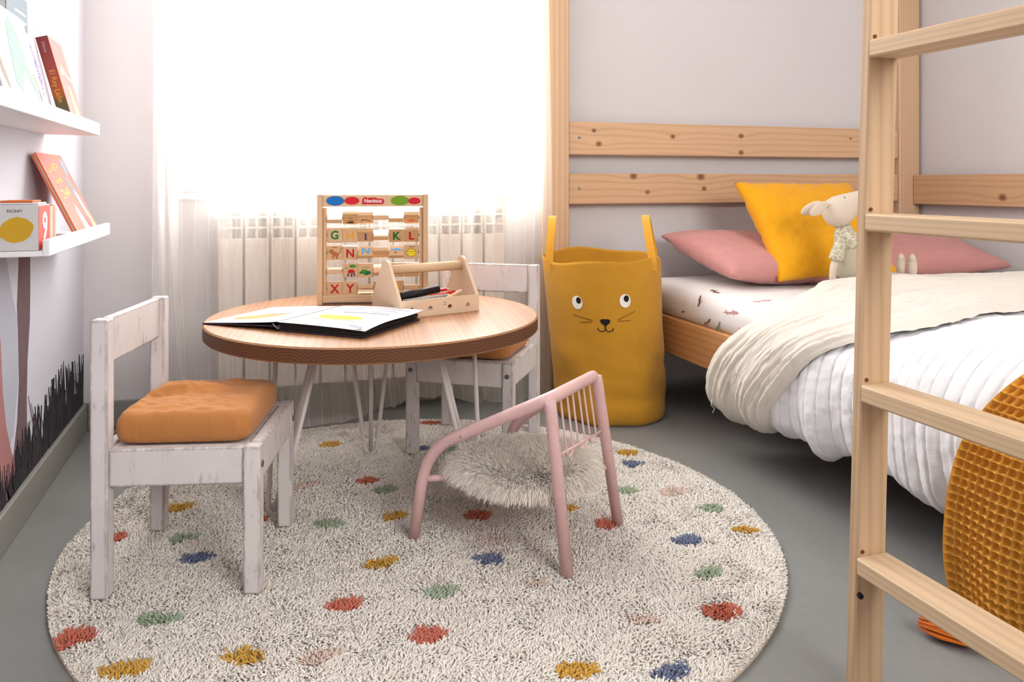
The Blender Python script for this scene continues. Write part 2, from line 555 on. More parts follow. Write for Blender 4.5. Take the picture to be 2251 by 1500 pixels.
# wall mural (flat print on the left wall): trunks and dark grass
def onwall(a, b, w):
    return (XL + w, a, b)
def mural(name, poly, mat, w):
    return MB().prism(poly, 0.0, w, onwall).build(name, mat, wall_left)
m_trunk = pal('mural_mauve_brown', rgb(112, 88, 92), rough=0.9, var=0.15, vs=5)
m_blue = pal('mural_blue_grey', rgb(178, 180, 192), rough=0.9, var=0.06)
m_rose = pal('mural_rose_brown', rgb(168, 118, 116), rough=0.9, var=0.15, vs=5)
m_grass = pal('mural_grass_black', rgb(52, 50, 54), rough=0.9, var=0.2)
m_lilac = pal('mural_pale_lilac', rgb(214, 200, 214), rough=0.9, var=0.03)
mural('mural_stem', [(1.75, 0.62), (1.945, 0.62), (1.985, 0.54), (2.031, 0.47), (2.04, 0.34), (2.0, 0.22), (1.9, 0.16), (1.75, 0.14)], m_blue, 0.0006)
mural('mural_trunk', [(2.045, 0.62), (2.135, 0.62), (2.136, 0.52), (2.132, 0.45), (2.112, 0.36), (2.105, 0.27), (2.11, 0.15), (1.98, 0.12), (2.03, 0.24), (2.045, 0.33), (2.036, 0.45), (2.028, 0.5)], m_trunk, 0.0009)
mural('mural_trunk', [(1.7, 0.56), (1.875, 0.56), (1.905, 0.44), (1.92, 0.33), (1.945, 0.25), (2.01, 0.14), (1.96, 0.09), (1.7, 0.09)], m_rose, 0.0012)
mural('mural_bird', circle(2.03, 1.2, 0.05, 20, 0.03, -0.3), m_lilac, 0.0008)
mb = MB()
for (a, b) in ((2.10, 2.16), (2.14, 2.19)):
    mb.prism([(a, 0.93), (a + 0.004, 0.93), (b + 0.004, 1.3), (b, 1.3)], 0, 0.0007, onwall)
mb.build('mural_line', m_lilac, wall_left)
gb = MB()
def ghill(y):
    return 0.150 + 0.02 * math.sin(y * 9) + (0.05 if y > 2.31 else 0.0) * min(1, (y - 2.31) * 8) - 0.03 * max(0, y - 2.55)
for k in range(330):
    y = random.uniform(1.62, 2.752)
    h = ghill(y) * random.uniform(0.75, 1.25) + 0.03
    lean = random.uniform(-0.04, 0.035); w = random.uniform(0.004, 0.009)
    y1 = min(y + lean, YB - 0.004)
    ym = min(y + lean * 0.35, YB - 0.006)
    gb.prism([(y - w, 0.088), (min(y + w, YB - 0.003), 0.088), (ym + w * 0.6, h * 0.6), (y1, h), (ym - w * 0.6, h * 0.6)], 0.0, 0.0013 + 0.000003 * k, onwall)
gb.prism([(1.6, 0.088), (2.753, 0.088), (2.753, 0.13), (2.6, 0.15), (2.33, 0.14), (2.0, 0.118), (1.6, 0.11)], 0.0, 0.0003, onwall)
g = gb.build('mural_grass', m_grass, wall_left)
g['kind'] = 'stuff'
sd = MB()
for k, (y, h) in enumerate(((2.135, 0.275), (2.16, 0.25), (2.185, 0.22))):
    sd.tube([(XL + 0.0016, y + 0.04, 0.09), (XL + 0.0016, y + 0.025, h * 0.7), (XL + 0.0016, y - 0.02, h)], [0.0012, 0.001, 0.0006], 5)
sd.build('mural_stalk', m_trunk, wall_left)

# ================================================================== radiator under the window
rad = thing('radiator', 'white ribbed radiator behind the sheer curtain under the window', 'radiator', (-0.11, YB - 0.062, 0.0))
MAT['radiator'] = plain('radiator_enamel', rgb(232, 223, 213), 0.4, 0.02)
MAT['radiator_dark'] = plain('radiator_inside', rgb(120, 116, 112), 0.6, 0.05)
sec = MB()
sec.box(0.003, 0.076, -0.046, -0.040, 0.115, 0.60, 0.003)
sec.box(0.034, 0.045, -0.040, 0.040, 0.12, 0.70, 0.003)
sec.box(0.003, 0.009, -0.046, -0.030, 0.60, 0.705, 0.002)
sec.box(0.070, 0.076, -0.046, -0.030, 0.60, 0.705, 0.002)
sec.box(0.003, 0.076, 0.030, 0.036, 0.115, 0.68, 0.002)
sec_me = sec.mesh('radiator_section')
fin_me = MB().box(0.009, 0.070, -0.044, -0.020, -0.003, 0.003, 0.001).mesh('fin')
for k in range(12):
    so = link('section', sec_me, rad, MAT['radiator']); so.location = (0.080 * k, 0, 0)
    for z in (0.633, 0.667, 0.702):
        fo = link('fin', fin_me, so, MAT['radiator']); fo.location = (0, 0, z)
pb = MB()
for z in (0.15, 0.67):
    pb.tube([(0.0, 0.01, z), (0.96, 0.01, z)], 0.016, 12)
pb.build('header_pipe', MAT['radiator_dark'], rad, True)
for x in (0.06, 0.90):
    MB().tube([(x, 0.01, 0.0), (x, 0.01, 0.15)], 0.009, 10).build('supply_pipe', MAT['radiator'], rad, True)

# ================================================================== sheer curtain
NX, NZ = 620, 46
u = np.linspace(0, 1, NX); zz = np.linspace(0, 1, NZ)
U, Zt = np.meshgrid(u, zz, indexing='ij')
X = -0.30 + U * 1.30
Zc = 0.024 + Zt * 2.30
fold = 0.018 * np.sin(U * 46 + 2.5 * np.sin(U * 9)) + 0.008 * np.sin(U * 113 + 3 * np.sin(U * 23)) + 0.012 * vnoise(U * 38, Zc * 0.7, 3)
dr = 0.55 + 0.45 * Zt
low = np.clip(1 - Zc / 0.45, 0, 1)
Y = 2.585 + fold * (0.75 + 0.35 * (1 - Zt)) - 0.03 * low ** 2 + 0.02 * low * vnoise(U * 11, Zc * 2, 5)
Y = Y - 0.075 * low ** 2 * np.exp(-((X - 0.17) / 0.16) ** 2)
Y = np.minimum(Y, 2.632)
X = X + 0.012 * np.sin(U * 52 + Zc * 1.5) + 0.05 * low * (vnoise(U * 6, Zc * 0 + 1, 8))
Zc = Zc + (low ** 3) * 0.05 * np.exp(-((X - 0.55) / 0.14) ** 2) + (low ** 3) * 0.02 * np.clip(vnoise(U * 7.0, U * 0 + 0.5, 12), -0.1, 1)
X[0, :] = np.maximum(X[0, :], -0.36)
cm = grid_mesh('sheer_curtain', np.stack([X, Y, Zc], -1), NX, NZ)
uvl = cm.uv_layers.new(name='UVMap')
li = np.empty(len(cm.loops), dtype=np.int32); cm.loops.foreach_get('vertex_index', li)
uvs = np.stack([U.ravel()[li] * 2.1, Zt.ravel()[li] * 2.3], 1).astype(np.float32)
uvl.data.foreach_set('uv', uvs.ravel())
t = NT('sheer_voile')
tc = t.add('ShaderNodeTexCoord'); sp = t.add('ShaderNodeSeparateXYZ'); t.link(tc.outputs['UV'], sp.inputs[0])
fr = t.math('FRACT', t.math('MULTIPLY', sp.outputs[0], 24.0))
ln = t.math('LESS_THAN', fr, 0.085)
mp = t.add('ShaderNodeMapping'); mp.inputs['Scale'].default_value = (24, 24, 1); t.link(tc.outputs['UV'], mp.inputs['Vector'])
sl = t.noise(mp.outputs[0], 2.6, 1)
slub = t.math('MULTIPLY', t.math('LESS_THAN', fr, 0.17), t.math('GREATER_THAN', sl, 0.62))
op = t.math('ADD', 0.38, t.math('MULTIPLY', t.math('MAXIMUM', ln, t.math('MULTIPLY', slub, 0.7)), 0.16))
fz = t.noise(t.coords((1, 1, 0.2)), 900, 2)
op = t.math('ADD', op, t.math('MULTIPLY', fz, 0.10), clamp=True)
tr = t.add('ShaderNodeBsdfTransparent')
df = t.add('ShaderNodeBsdfDiffuse'); df.inputs['Color'].default_value = rgb(250, 246, 240)
tl = t.add('ShaderNodeBsdfTranslucent'); tl.inputs['Color'].default_value = rgb(251, 247, 241)
m1 = t.add('ShaderNodeMixShader'); m1.inputs[0].default_value = 0.72
t.link(df.outputs[0], m1.inputs[1]); t.link(tl.outputs[0], m1.inputs[2])
m2 = t.add('ShaderNodeMixShader'); t.val(m2.inputs[0], op)
t.link(tr.outputs[0], m2.inputs[1]); t.link(m1.outputs[0], m2.inputs[2]); t.link(m2.outputs[0], t.out.inputs['Surface'])
MAT['voile'] = t.m
cur = thing('sheer_curtain', 'floor length white sheer curtain with fine vertical stripes hanging at the window', 'curtain', (0.35, 2.585, 0.0))
panel = link('curtain_panel', cm, cur, MAT['voile']); panel.location = (-0.35, -2.585, 0.0)
MB().tube([(-0.72, 0, 2.345), (0.68, 0, 2.345)], 0.012, 12).build('curtain_rod', MAT['shelf_white'], cur, True)
for x in (-0.66, 0.62):
    MB().box(x - 0.01, x + 0.01, 0.0, YB - 2.585, 2.335, 2.352, 0.002).build('rod_bracket', MAT['shelf_white'], cur)

# ================================================================== round rug
RC = (0.371, 1.749)
pol = np.array([(-180, 0.748), (-170, 0.739), (-155, 0.737), (-120, 0.75), (-90, 0.765), (-64, 0.775), (-44, 0.773), (-26, 0.772), (-3, 0.759), (15, 0.748), (38, 0.742), (60, 0.752),
                (76, 0.768), (92, 0.79), (105, 0.80), (125, 0.803), (145, 0.80), (153, 0.778), (165, 0.762), (173, 0.758), (180, 0.748)])
def rug_r(a):
    return np.interp(np.degrees(a), pol[:, 0], pol[:, 1])
rug = thing('round_rug', 'large round cream shaggy rug with scattered coloured dots on the grey floor', 'rug', (RC[0], RC[1], 0.0))
th = np.linspace(-PI, PI, 181)[:-1]
rr = rug_r(th)
bm_ = MB()
bm_.v = [(r * math.cos(a), r * math.sin(a), 0.0005) for r, a in zip(rr, th)] + [(r * math.cos(a), r * math.sin(a), 0.007) for r, a in zip(rr, th)]
n = len(th)
bm_.f = [tuple(range(n))[::-1], tuple(range(n, 2 * n))] + [(i, (i + 1) % n, n + (i + 1) % n, n + i) for i in range(n)]
bm_.build('backing', pal('rug_backing', rgb(226, 212, 192), rough=0.95), rug)

DOTS = [('y', 0.211, 2.335, 0.027, 0.02), ('r', 0.273, 2.027, 0.028, 0.019), ('g', 0.31, 1.951, 0.029, 0.017), ('y', 0.303, 1.786, 0.027, 0.017), ('g', 0.159, 1.793, 0.029, 0.021), ('r', 0.488, 1.732, 0.028, 0.02), ('y', 0.244, 1.582, 0.031, 0.017), ('b', 0.451, 1.526, 0.026, 0.017), ('r', 0.156, 1.442, 0.027, 0.018), ('g', 0.334, 1.43, 0.028, 0.02), ('g', -0.158, 1.502, 0.035, 0.019), ('r', -0.293, 1.481, 0.034, 0.024), ('y', -0.193, 1.359, 0.034, 0.017), ('y', -0.015, 1.338, 0.027, 0.021), ('p', 0.103, 1.3, 0.026, 0.015), ('r', 0.277, 1.301, 0.028, 0.024), ('y', 0.48, 1.136, 0.029, 0.021), ('b', 0.62, 1.084, 0.026, 0.017), ('r', 0.792, 1.211, 0.031, 0.025), ('g', 0.847, 1.339, 0.029, 0.016), ('b', 0.881, 1.47, 0.027, 0.019), ('y', 1.028, 1.482, 0.027, 0.014), ('g', 1.021, 1.601, 0.027, 0.021), ('r', 0.749, 1.598, 0.022, 0.023), ('g', 0.877, 1.758, 0.023, 0.02), ('y', 0.7, 1.707, 0.015, 0.018), ('b', 0.973, 1.92, 0.025, 0.021), ('y', 1.008, 2.007, 0.028, 0.023), ('p', 0.986, 1.713, 0.034, 0.023), ('p', 0.65, 1.232, 0.024, 0.012), ('p', 0.515, 1.409, 0.022, 0.01), ('y', -0.169, 1.997, 0.026, 0.021), ('r', -0.28, 1.873, 0.017, 0.02), ('g', -0.144, 1.824, 0.028, 0.017), ('b', -0.113, 1.718, 0.03, 0.019), ('r', 0.532, 2.448, 0.029, 0.019), ('b', 0.456, 2.221, 0.02, 0.016), ('g', 0.529, 2.189, 0.023, 0.019), ('r', 0.025, 1.867, 0.008, 0.01), ('p', 0.111, 2.042, 0.046, 0.015), ('p', 0.491, 1.598, 0.029, 0.017)]
DCOL = {'y': ('mustard_wool', rgb(222, 172, 70)), 'r': ('rust_wool', rgb(216, 120, 94)), 'g': ('sage_wool', rgb(176, 192, 162)), 'b': ('slate_blue_wool', rgb(116, 126, 156)), 'p': ('blush_wool', rgb(240, 216, 202))}
t = NT('cream_wool')
v = t.coords(rnd=False)
c = t.mix(t.noise(v, 260, 2), rgb(250, 240, 226), rgb(255, 251, 244))
t.b.inputs['Sheen Weight'].default_value = 0.2
t.b.inputs['Specular IOR Level'].default_value = 0.1
MAT['cream_wool'] = t.done(c, 0.95)
for k, (nm, cc) in DCOL.items():
    MAT[nm] = plain(nm, cc, 0.95, 0.2, 300, sheen=0.2, spec=0.1)
# tufts on a jittered lattice: each a short leaning three-sided tapering strand of yarn
sp_ = 0.0041
gx, gy = np.meshgrid(np.arange(-0.82, 0.82, sp_), np.arange(-0.78, 0.82, sp_), indexing='ij')
px = gx.ravel() + rng.uniform(-0.45, 0.45, gx.size) * sp_
py = gy.ravel() + rng.uniform(-0.45, 0.45, gx.size) * sp_
ra = np.hypot(px, py); an = np.arctan2(py, px)
edge = rug_r(an)
ok = (ra < edge - 0.001) & (py > -0.70)
px, py, ra, an, edge = px[ok], py[ok], ra[ok], an[ok], edge[ok]
NTF = len(px)
cls = np.full(NTF, -1)
wxp, wyp = px + RC[0], py + RC[1]
ca_, sa_ = math.cos(math.radians(-18.26)), math.sin(math.radians(-18.26))
for k, (cc, dx, dy, a, b) in enumerate(DOTS):
    ex, ey = wxp - dx, wyp - dy
    rot = -0.319 + 0.30 * math.sin(k * 2.3 + 0.6) + 0.25
    lu = (ex * math.cos(rot) + ey * math.sin(rot)) / (a * 1.08); lv = (-ex * math.sin(rot) + ey * math.cos(rot)) / (b * 1.0)
    wob = 1 + 0.22 * vnoise(wxp * 70, wyp * 70, k)
    cls[(lu ** 2 + lv ** 2) < wob] = k
H_ = 0.0058 + 0.0040 * rng.random(NTF) + 0.0010 * vnoise(px * 45, py * 45, 1)
H_ *= np.clip((edge - ra) / 0.02, 0.45, 1)
H_[cls >= 0] += 0.003
la = 2 * PI * rng.random(NTF) + 0.0
fl = 3.2 * vnoise(px * 24, py * 24, 4)
lean = 0.0045 + 0.0065 * rng.random(NTF)
ek = np.clip((edge - ra) / 0.012, 0.0, 1)
lx = ek * lean * (0.75 * np.cos(la) + 0.6 * np.cos(fl)); ly = ek * lean * (0.75 * np.sin(la) + 0.6 * np.sin(fl))
over = np.clip((ra - edge + 0.012) / 0.012, 0, 1) * 0.0025
lx += over * np.cos(an); ly += over * np.sin(an)
r0 = 0.0021 + 0.0007 * rng.random(NTF)
ph = rng.random(NTF) * 2 * PI
rings = []
for (tt, rs, cu) in ((0.0, 0.9, 0.0), (0.62, 1.12, 0.5), (1.0, 0.72, 1.15)):
    for k in range(3):
        a = ph + 2 * PI * k / 3 + tt * 1.2
        rings.append(np.stack([px + lx * cu + np.cos(a) * r0 * rs, py + ly * cu + np.sin(a) * r0 * rs, 0.006 + H_ * tt + 0 * px], -1))
TV = np.stack(rings, 1)                        # (N, 9, 3)
tri = []
for lev in (0, 1):
    for k in range(3):
        l = (k + 1) % 3
        a, b, c_, d = lev * 3 + k, lev * 3 + l, lev * 3 + 3 + l, lev * 3 + 3 + k
        tri += [(a, b, c_), (a, c_, d)]
tri.append((6, 7, 8))
tri = np.array(tri)
def tufts(name, sel, mat):
    V = TV[sel]
    F = (tri[None] + (np.arange(len(V)) * 9)[:, None, None]).reshape(-1, 3)
    return link(name, np_mesh(name, V.reshape(-1, 3), F), rug, mat)
tufts('pile', cls < 0, MAT['cream_wool'])['kind'] = 'stuff'
LAB = {'y': 'mustard yellow dot', 'r': 'rust red dot', 'g': 'sage green dot', 'b': 'slate blue dot', 'p': 'pale blush dot'}
for k, d in enumerate(DOTS):
    if (cls == k).any():
        o = tufts('rug_dot', cls == k, MAT[DCOL[d[0]][0]])
        o['label'] = LAB[d[0]]

# ================================================================== bed frame
K1 = knotty('headboard_pine_upper', rgb(218, 180, 142), rgb(172, 122, 82), 0, 2, [(1.215, 0.975, 0.008), (1.235, 0.925, 0.010), (1.55, 0.958, 0.009), (1.86, 0.966, 0.010), (1.86, 0.90, 0.010), (2.4, 0.965, 0.005)])
K2 = knotty('headboard_pine_lower', rgb(214, 176, 138), rgb(168, 118, 78), 0, 2, [(1.38, 0.804, 0.013), (1.675, 0.802, 0.014), (1.69, 0.755, 0.009), (1.44, 0.742, 0.008)])
K3 = knotty('side_pine', rgb(210, 170, 132), rgb(168, 118, 78), 1, 2, [(2.26, 0.722, 0.014), (1.4, 0.75, 0.012)])
bed = thing('bunk_bed', 'natural pine bed with tall posts and slatted headboard boards against the wall', 'bed')
PT = 2.35
MB().box(1.004, 1.112, 2.690, 2.744, 0, PT, 0.004).build('post', MAT['pine'], bed)
MB().box(2.655, 2.765, 2.690, 2.744, 0, PT, 0.004).build('post', MAT['pine'], bed)
MB().box(1.1125, 2.6545, 2.698, 2.722, 0.883, 1.008, 0.003).build('headboard_plank', K1, bed)
MB().box(1.1125, 2.6545, 2.698, 2.722, 0.698, 0.814, 0.003).build('headboard_plank', K2, bed)
MB().box(2.726, 2.752, 0.62, 2.689, 0.686, 0.812, 0.003).build('side_plank', K3, bed)
MB().box(2.665, 2.765, 0.55, 0.60, 0, PT, 0.004).build('post', MAT['pine'], bed)
for (x, z) in ((1.155, 0.947), (1.155, 0.757)):
    MB().tube([(x, 2.6985, z), (x, 2.6945, z)], 0.0045, 10).build('screw', MAT['bolt'], bed)
MB().box(1.360, 1.388, 0.60, 2.68, 0.188, 0.316, 0.004).build('side_rail', MAT['pine_rail'], bed)
MB().box(2.69, 2.72, 0.60, 2.688, 0.188, 0.316, 0.004).build('side_rail', MAT['pine_rail'], bed)
MB().box(1.3885, 2.6895, 2.64, 2.668, 0.188, 0.316, 0.004).build('end_rail', MAT['pine_rail'], bed)
MB().box(1.3885, 2.6895, 0.61, 0.638, 0.188, 0.316, 0.004).build('end_rail', MAT['pine_rail'], bed)
for (x, y) in ((1.392, 2.58), (1.392, 0.645), (2.635, 0.645)):
    MB().box(x, x + 0.045, y, y + 0.045, 0, 0.187, 0.003).build('leg', MAT['pine_rail'], bed)
slat_me = MB().box(1.3885, 2.6895, 0.0, 0.07, 0.288, 0.302, 0.002).mesh('bed_slat')
for k in range(14):
    o = link('bed_slat', slat_me, bed, MAT['pine_rail']); o.location = (0, 0.66 + k * 0.14, 0)

# mattress with a printed sheet
def rbox(name, x0, x1, y0, y1, z0, z1, r, seg=6, bulge=0.0):
    """rounded box as one mesh"""
    bm = bmesh.new()
    bmesh.ops.create_cube(bm, size=1.0)
    for v in bm.verts:
        v.co = ((x0 + x1) / 2 + v.co.x * (x1 - x0), (y0 + y1) / 2 + v.co.y * (y1 - y0), (z0 + z1) / 2 + v.co.z * (z1 - z0))
    bmesh.ops.bevel(bm, geom=list(bm.edges), offset=r, segments=seg, affect='EDGES', profile=0.5)
    m = bpy.data.meshes.new(name); bm.to_mesh(m); bm.free()
    m.polygons.foreach_set('use_smooth', [True] * len(m.polygons))
    return m
mat_t = thing('mattress', 'mattress in a white sheet printed with small animals on the pine bed', 'mattress', (2.03, 1.65, 0.303))
mm = rbox('cover', 1.366, 2.69, 0.64, 2.66, 0.303, 0.422, 0.05)
mm.transform(Matrix.Translation((-2.03, -1.65, -0.303)))
link('fitted_sheet', mm, mat_t, MAT['sheet'])
def motif(name, mat, P, ux, uy, pts, L):
    P, ux, uy = Vector(P), Vector(ux).normalized(), Vector(uy).normalized()
    nrm = ux.cross(uy); L = L * 1.45
    o = Vector((-2.03, -1.65, -0.303))
    return MB().prism(pts, 0, 0.0012, lambda a, b, w: P + o + ux * a * L + uy * b * L + nrm * w).build(name, mat, mat_t)
lizard = [(-1, -0.1), (-0.5, 0.02), (-0.42, 0.25), (-0.33, 0.05), (0, 0.1), (0.35, 0.07), (0.45, 0.27), (0.55, 0.07), (0.8, 0.12), (1.0, 0.0), (0.8, -0.1), (0.5, -0.1), (0.42, -0.3), (0.33, -0.1), (0, -0.06), (-0.4, -0.12), (-0.5, -0.3), (-0.58, -0.1)]
mp_ = [pal('print_brown', rgb(120, 84, 66)), pal('print_pink', rgb(206, 160, 152)), pal('print_green', rgb(110, 124, 108)), pal('print_orange', rgb(214, 164, 96))]
side_x = (0, -1, 0)
for (mt, y, z, ang, L) in ((0, 2.215, 0.385, 1.2, 0.024), (2, 2.10, 0.338, 1.1, 0.022), (0, 2.165, 0.335, 0.6, 0.018), (3, 1.995, 0.335, 1.1, 0.026), (1, 2.04, 0.385, 0.2, 0.028), (2, 2.30, 0.35, 0.4, 0.022)):
    motif('sheet_print', mp_[mt], (1.3665, y, z), (0, -math.cos(ang), math.sin(ang)), (0, -math.sin(ang), -math.cos(ang)), lizard, L)
for (mt, x, y, ang, L) in ((1, 1.45, 2.0, 0.2, 0.03), (0, 1.43, 2.22, 1.2, 0.03), (3, 1.5, 1.93, 0.7, 0.026), (2, 1.62, 1.97, 2.0, 0.03)):
    motif('sheet_print', mp_[mt], (x, y, 0.4223), (math.cos(ang), math.sin(ang), 0), (-math.sin(ang), math.cos(ang), 0), lizard, L)

# ================================================================== pillows
def pillow(name, label, w, h, tk, M, mat, seed, cat='pillow', pinch=0.07, n=72, wr=1.0, flange=0.0):
    u = np.linspace(-1, 1, n)
    Uu, Vv = np.meshgrid(u, u, indexing='ij')
    out = []
    for sgn in (1, -1):
        x = Uu * (w / 2) * (1 - pinch * (1 - Vv ** 2) * np.abs(Uu) ** 3)
        y = Vv * (h / 2) * (1 - pinch * (1 - Uu ** 2) * np.abs(Vv) ** 3)
        e = np.clip((1 - np.abs(Uu) ** 2.4), 0, 1) * np.clip((1 - np.abs(Vv) ** 2.4), 0, 1)
        z = sgn * tk / 2 * e ** 0.42
        rim = np.clip(1 - e * 2.2, 0, 1)
        ang = np.arctan2(Vv, Uu)
        rip = vnoise(ang * 9.0, np.hypot(Uu, Vv) * 2, seed) * rim * (e > 0.003)
        z = z + sgn * wr * (0.006 * rip + 0.005 * vnoise(Uu * 2.6, Vv * 2.6, seed + 3) * (e ** 0.5) + 0.0022 * vnoise(Uu * 9 + Vv * 5, Vv * 8 - Uu * 4, seed + 9) * (e ** 0.3))
        out.append(np.stack([x, y, z], -1))
    A, B = out
    B[0, :], B[-1, :], B[:, 0], B[:, -1] = A[0, :], A[-1, :], A[:, 0], A[:, -1]
    m1 = grid_mesh(name, A, n, n)
    V = np.concatenate([A.reshape(-1, 3), B.reshape(-1, 3)])
    i, j = np.meshgrid(np.arange(n - 1), np.arange(n - 1), indexing='ij')
    q = np.stack([i * n + j, (i + 1) * n + j, (i + 1) * n + j + 1, i * n + j + 1], -1).reshape(-1, 4)
    F = np.concatenate([q, q[:, ::-1] + n * n])
    bpy.data.meshes.remove(m1)
    m = np_mesh(name, V, F)
    bm = bmesh.new(); bm.from_mesh(m); bmesh.ops.remove_doubles(bm, verts=bm.verts, dist=1e-5); bm.to_mesh(m); bm.free()
    m.polygons.foreach_set('use_smooth', [True] * len(m.polygons))
    o = link(name, m, None, mat)
    o.matrix_world = M
    return tag(o, label, cat)
def TR(x, y, z, rx=0, ry=0, rz=0):
    return Matrix.Translation((x, y, z)) @ Matrix.Rotation(rz, 4, 'Z') @ Matrix.Rotation(ry, 4, 'Y') @ Matrix.Rotation(rx, 4, 'X')
pillow('bed_pillow', 'plump dusty pink pillow beside the mustard hamper, left end of the bed', 0.55, 0.46, 0.13, TR(1.75, 2.435, 0.512, math.radians(13), math.radians(3), math.radians(3)), MAT['pink_linen'], 3, pinch=0.06)
pillow('bed_pillow', 'dusty pink pillow showing behind the ladder by the right wall', 0.62, 0.44, 0.135, TR(2.42, 2.445, 0.514, math.radians(13), math.radians(0), math.radians(-3)), MAT['pink_linen'], 21, pinch=0.06)
pillow('throw_pillow', 'square mustard yellow linen cushion leaning on the headboard', 0.50, 0.42, 0.13, TR(1.915, 2.325, 0.612, math.radians(52), math.radians(0), math.radians(-1)) @ Matrix.Rotation(math.radians(0), 4, 'Z'), MAT['yellow_linen'], 11, cat='cushion', pinch=0.09, wr=1.1)

# ================================================================== duvet, folded back at the head end
SEC = catmull([(2.64, 0.445), (2.45, 0.456), (2.1, 0.460), (1.8, 0.462), (1.55, 0.459), (1.42, 0.452), (1.335, 0.428), (1.275, 0.38), (1.256, 0.32), (1.254, 0.25), (1.262, 0.18), (1.282, 0.148), (1.306, 0.138), (1.328, 0.152), (1.338, 0.19)], 300)
SECd = np.r_[0, np.cumsum(np.linalg.norm(np.diff(SEC, axis=0), axis=1))]
SL = SECd[-1]
tg = np.gradient(SEC, axis=0); tg /= np.linalg.norm(tg, axis=1)[:, None]
NRM = np.stack([tg[:, 1], -tg[:, 0]], 1)           # outward normal in the x-z plane
NRM *= np.where((NRM @ np.array([-0.5, 1.0]) > 0), 1, -1)[:, None]
for k in range(1, len(NRM)):
    if NRM[k] @ NRM[k - 1] < 0: NRM[k] *= -1
def at_x(x): return SECd[np.argmin(np.abs(SEC[:200, 0] - x))]
def at_z(z):
    kk = [k for k in range(len(SEC)) if SEC[k, 0] < 1.37]
    k = min(kk[:80], key=lambda q: abs(SEC[q, 1] - z)); return SECd[k]
hs_ = [(0, 1.98), (at_x(2.2), 1.93), (at_x(1.85), 1.95), (at_x(1.6), 1.91), (at_x(1.42), 1.80), (at_z(0.425), 1.73), (at_z(0.385), 1.77), (at_z(0.34), 1.86), (at_z(0.25), 1.93), (at_z(0.18), 1.965), (SL, 1.95)]
fs_ = [(0, 1.52), (at_x(1.8), 1.43), (at_x(1.5), 1.38), (at_x(1.36), 1.36), (at_z(0.42), 1.42), (at_z(0.37), 1.53), (at_z(0.29), 1.60), (at_z(0.2), 1.68), (SL, 1.74)]
def smooth_interp(s, tab):
    xs, ys = zip(*tab)
    g = np.linspace(0, SL, 240); y = np.interp(g, xs, ys)
    k = np.exp(-0.5 * (np.arange(-14, 15) / 5.0) ** 2); k /= k.sum()
    y = np.convolve(np.pad(y, 14, mode='edge'), k, 'valid')
    return np.interp(s, g, y)
def secpt(s):
    return np.interp(s, SECd, SEC[:, 0]), np.interp(s, SECd, SEC[:, 1]), np.interp(s, SECd, NRM[:, 0]), np.interp(s, SECd, NRM[:, 1])
S_TOP = at_z(0.42)
def duvet_disp(S, Y):
    """puffs, drape folds and stitched stripes of the cover as an offset along the normal"""
    low = np.clip((S - S_TOP) / (SL - S_TOP), 0, 1)
    puff = 0.014 * vnoise(S * 3.2, Y * 3.6, 2) + 0.007 * vnoise(S * 8, Y * 9, 6)
    fold = low * (0.017 * vnoise(S * 1.2, Y * 13 + 1.2 * S, 11) + 0.012 * vnoise(S * 2.0, Y * 27, 14))
    puff = puff + 0.045 * (1 - low) * np.clip((1.40 - Y) / 0.25, 0, 1)
    gather = low * 0.016 * np.exp(-((Y - 1.50 - 0.05 * low) / 0.035) ** 2) - low * 0.016 * np.exp(-((Y - 1.585) / 0.03) ** 2)
    per = 0.033
    ph = (Y + 0.010 * vnoise(S * 4, Y * 3, 31)) / per
    fr = np.abs(ph - np.round(ph)) * per
    seam = -0.0042 * np.exp(-(fr / 0.0028) ** 2)
    crink = 0.0020 * vnoise(S * 62, ph * 1.0, 41) * np.clip(fr / 0.012, 0, 1) + 0.0012 * vnoise(S * 130, Y * 60, 43)
    return puff + fold + gather + seam + crink
duv = thing('duvet', 'puffy white duvet with crinkled stripes spread over the bed', 'duvet', (2.0, 1.3, 0.44))
NS, NY = 250, 470
s = np.linspace(0, SL, NS); y0 = smooth_interp(s, hs_)
Sg = np.repeat(s[:, None], NY, 1)
tt = np.linspace(0, 1, NY)[None, :]
Yg = y0[:, None] * (1 - tt) + 0.48 * tt
px_, pz_, nx_, nz_ = secpt(Sg)
D = duvet_disp(Sg, Yg)
lowg = np.clip((Sg - at_z(0.30)) / (SL - at_z(0.30)), 0, 1)
V = np.stack([px_ + nx_ * D, Yg, np.maximum(pz_ + nz_ * D + lowg * 0.018 * vnoise(Sg * 0.5, Yg * 9, 51), 0.02)], -1)
m = grid_mesh('cover', V - np.array([2.0, 1.3, 0.44]), NS, NY)
t = NT('white_seersucker')
v = t.coords(rnd=False)
c = t.mix(t.noise(v, 30, 3), rgb(226, 225, 227), rgb(236, 236, 238))
t.bump(t.math('ADD', t.noise(v, 160, 3), t.math('MULTIPLY', t.noise(v, 900, 2), 0.4)), 0.35, 0.0015)
t.b.inputs['Sheen Weight'].default_value = 0.15; t.b.inputs['Specular IOR Level'].default_value = 0.1
MAT['duvet'] = t.done(c, 0.95)
MAT['duvet_back'] = fabric('cream_reverse_cotton', rgb(226, 218, 206), 1000, 0.3, 0.02)
o = link('cover', m, duv, MAT['duvet'])
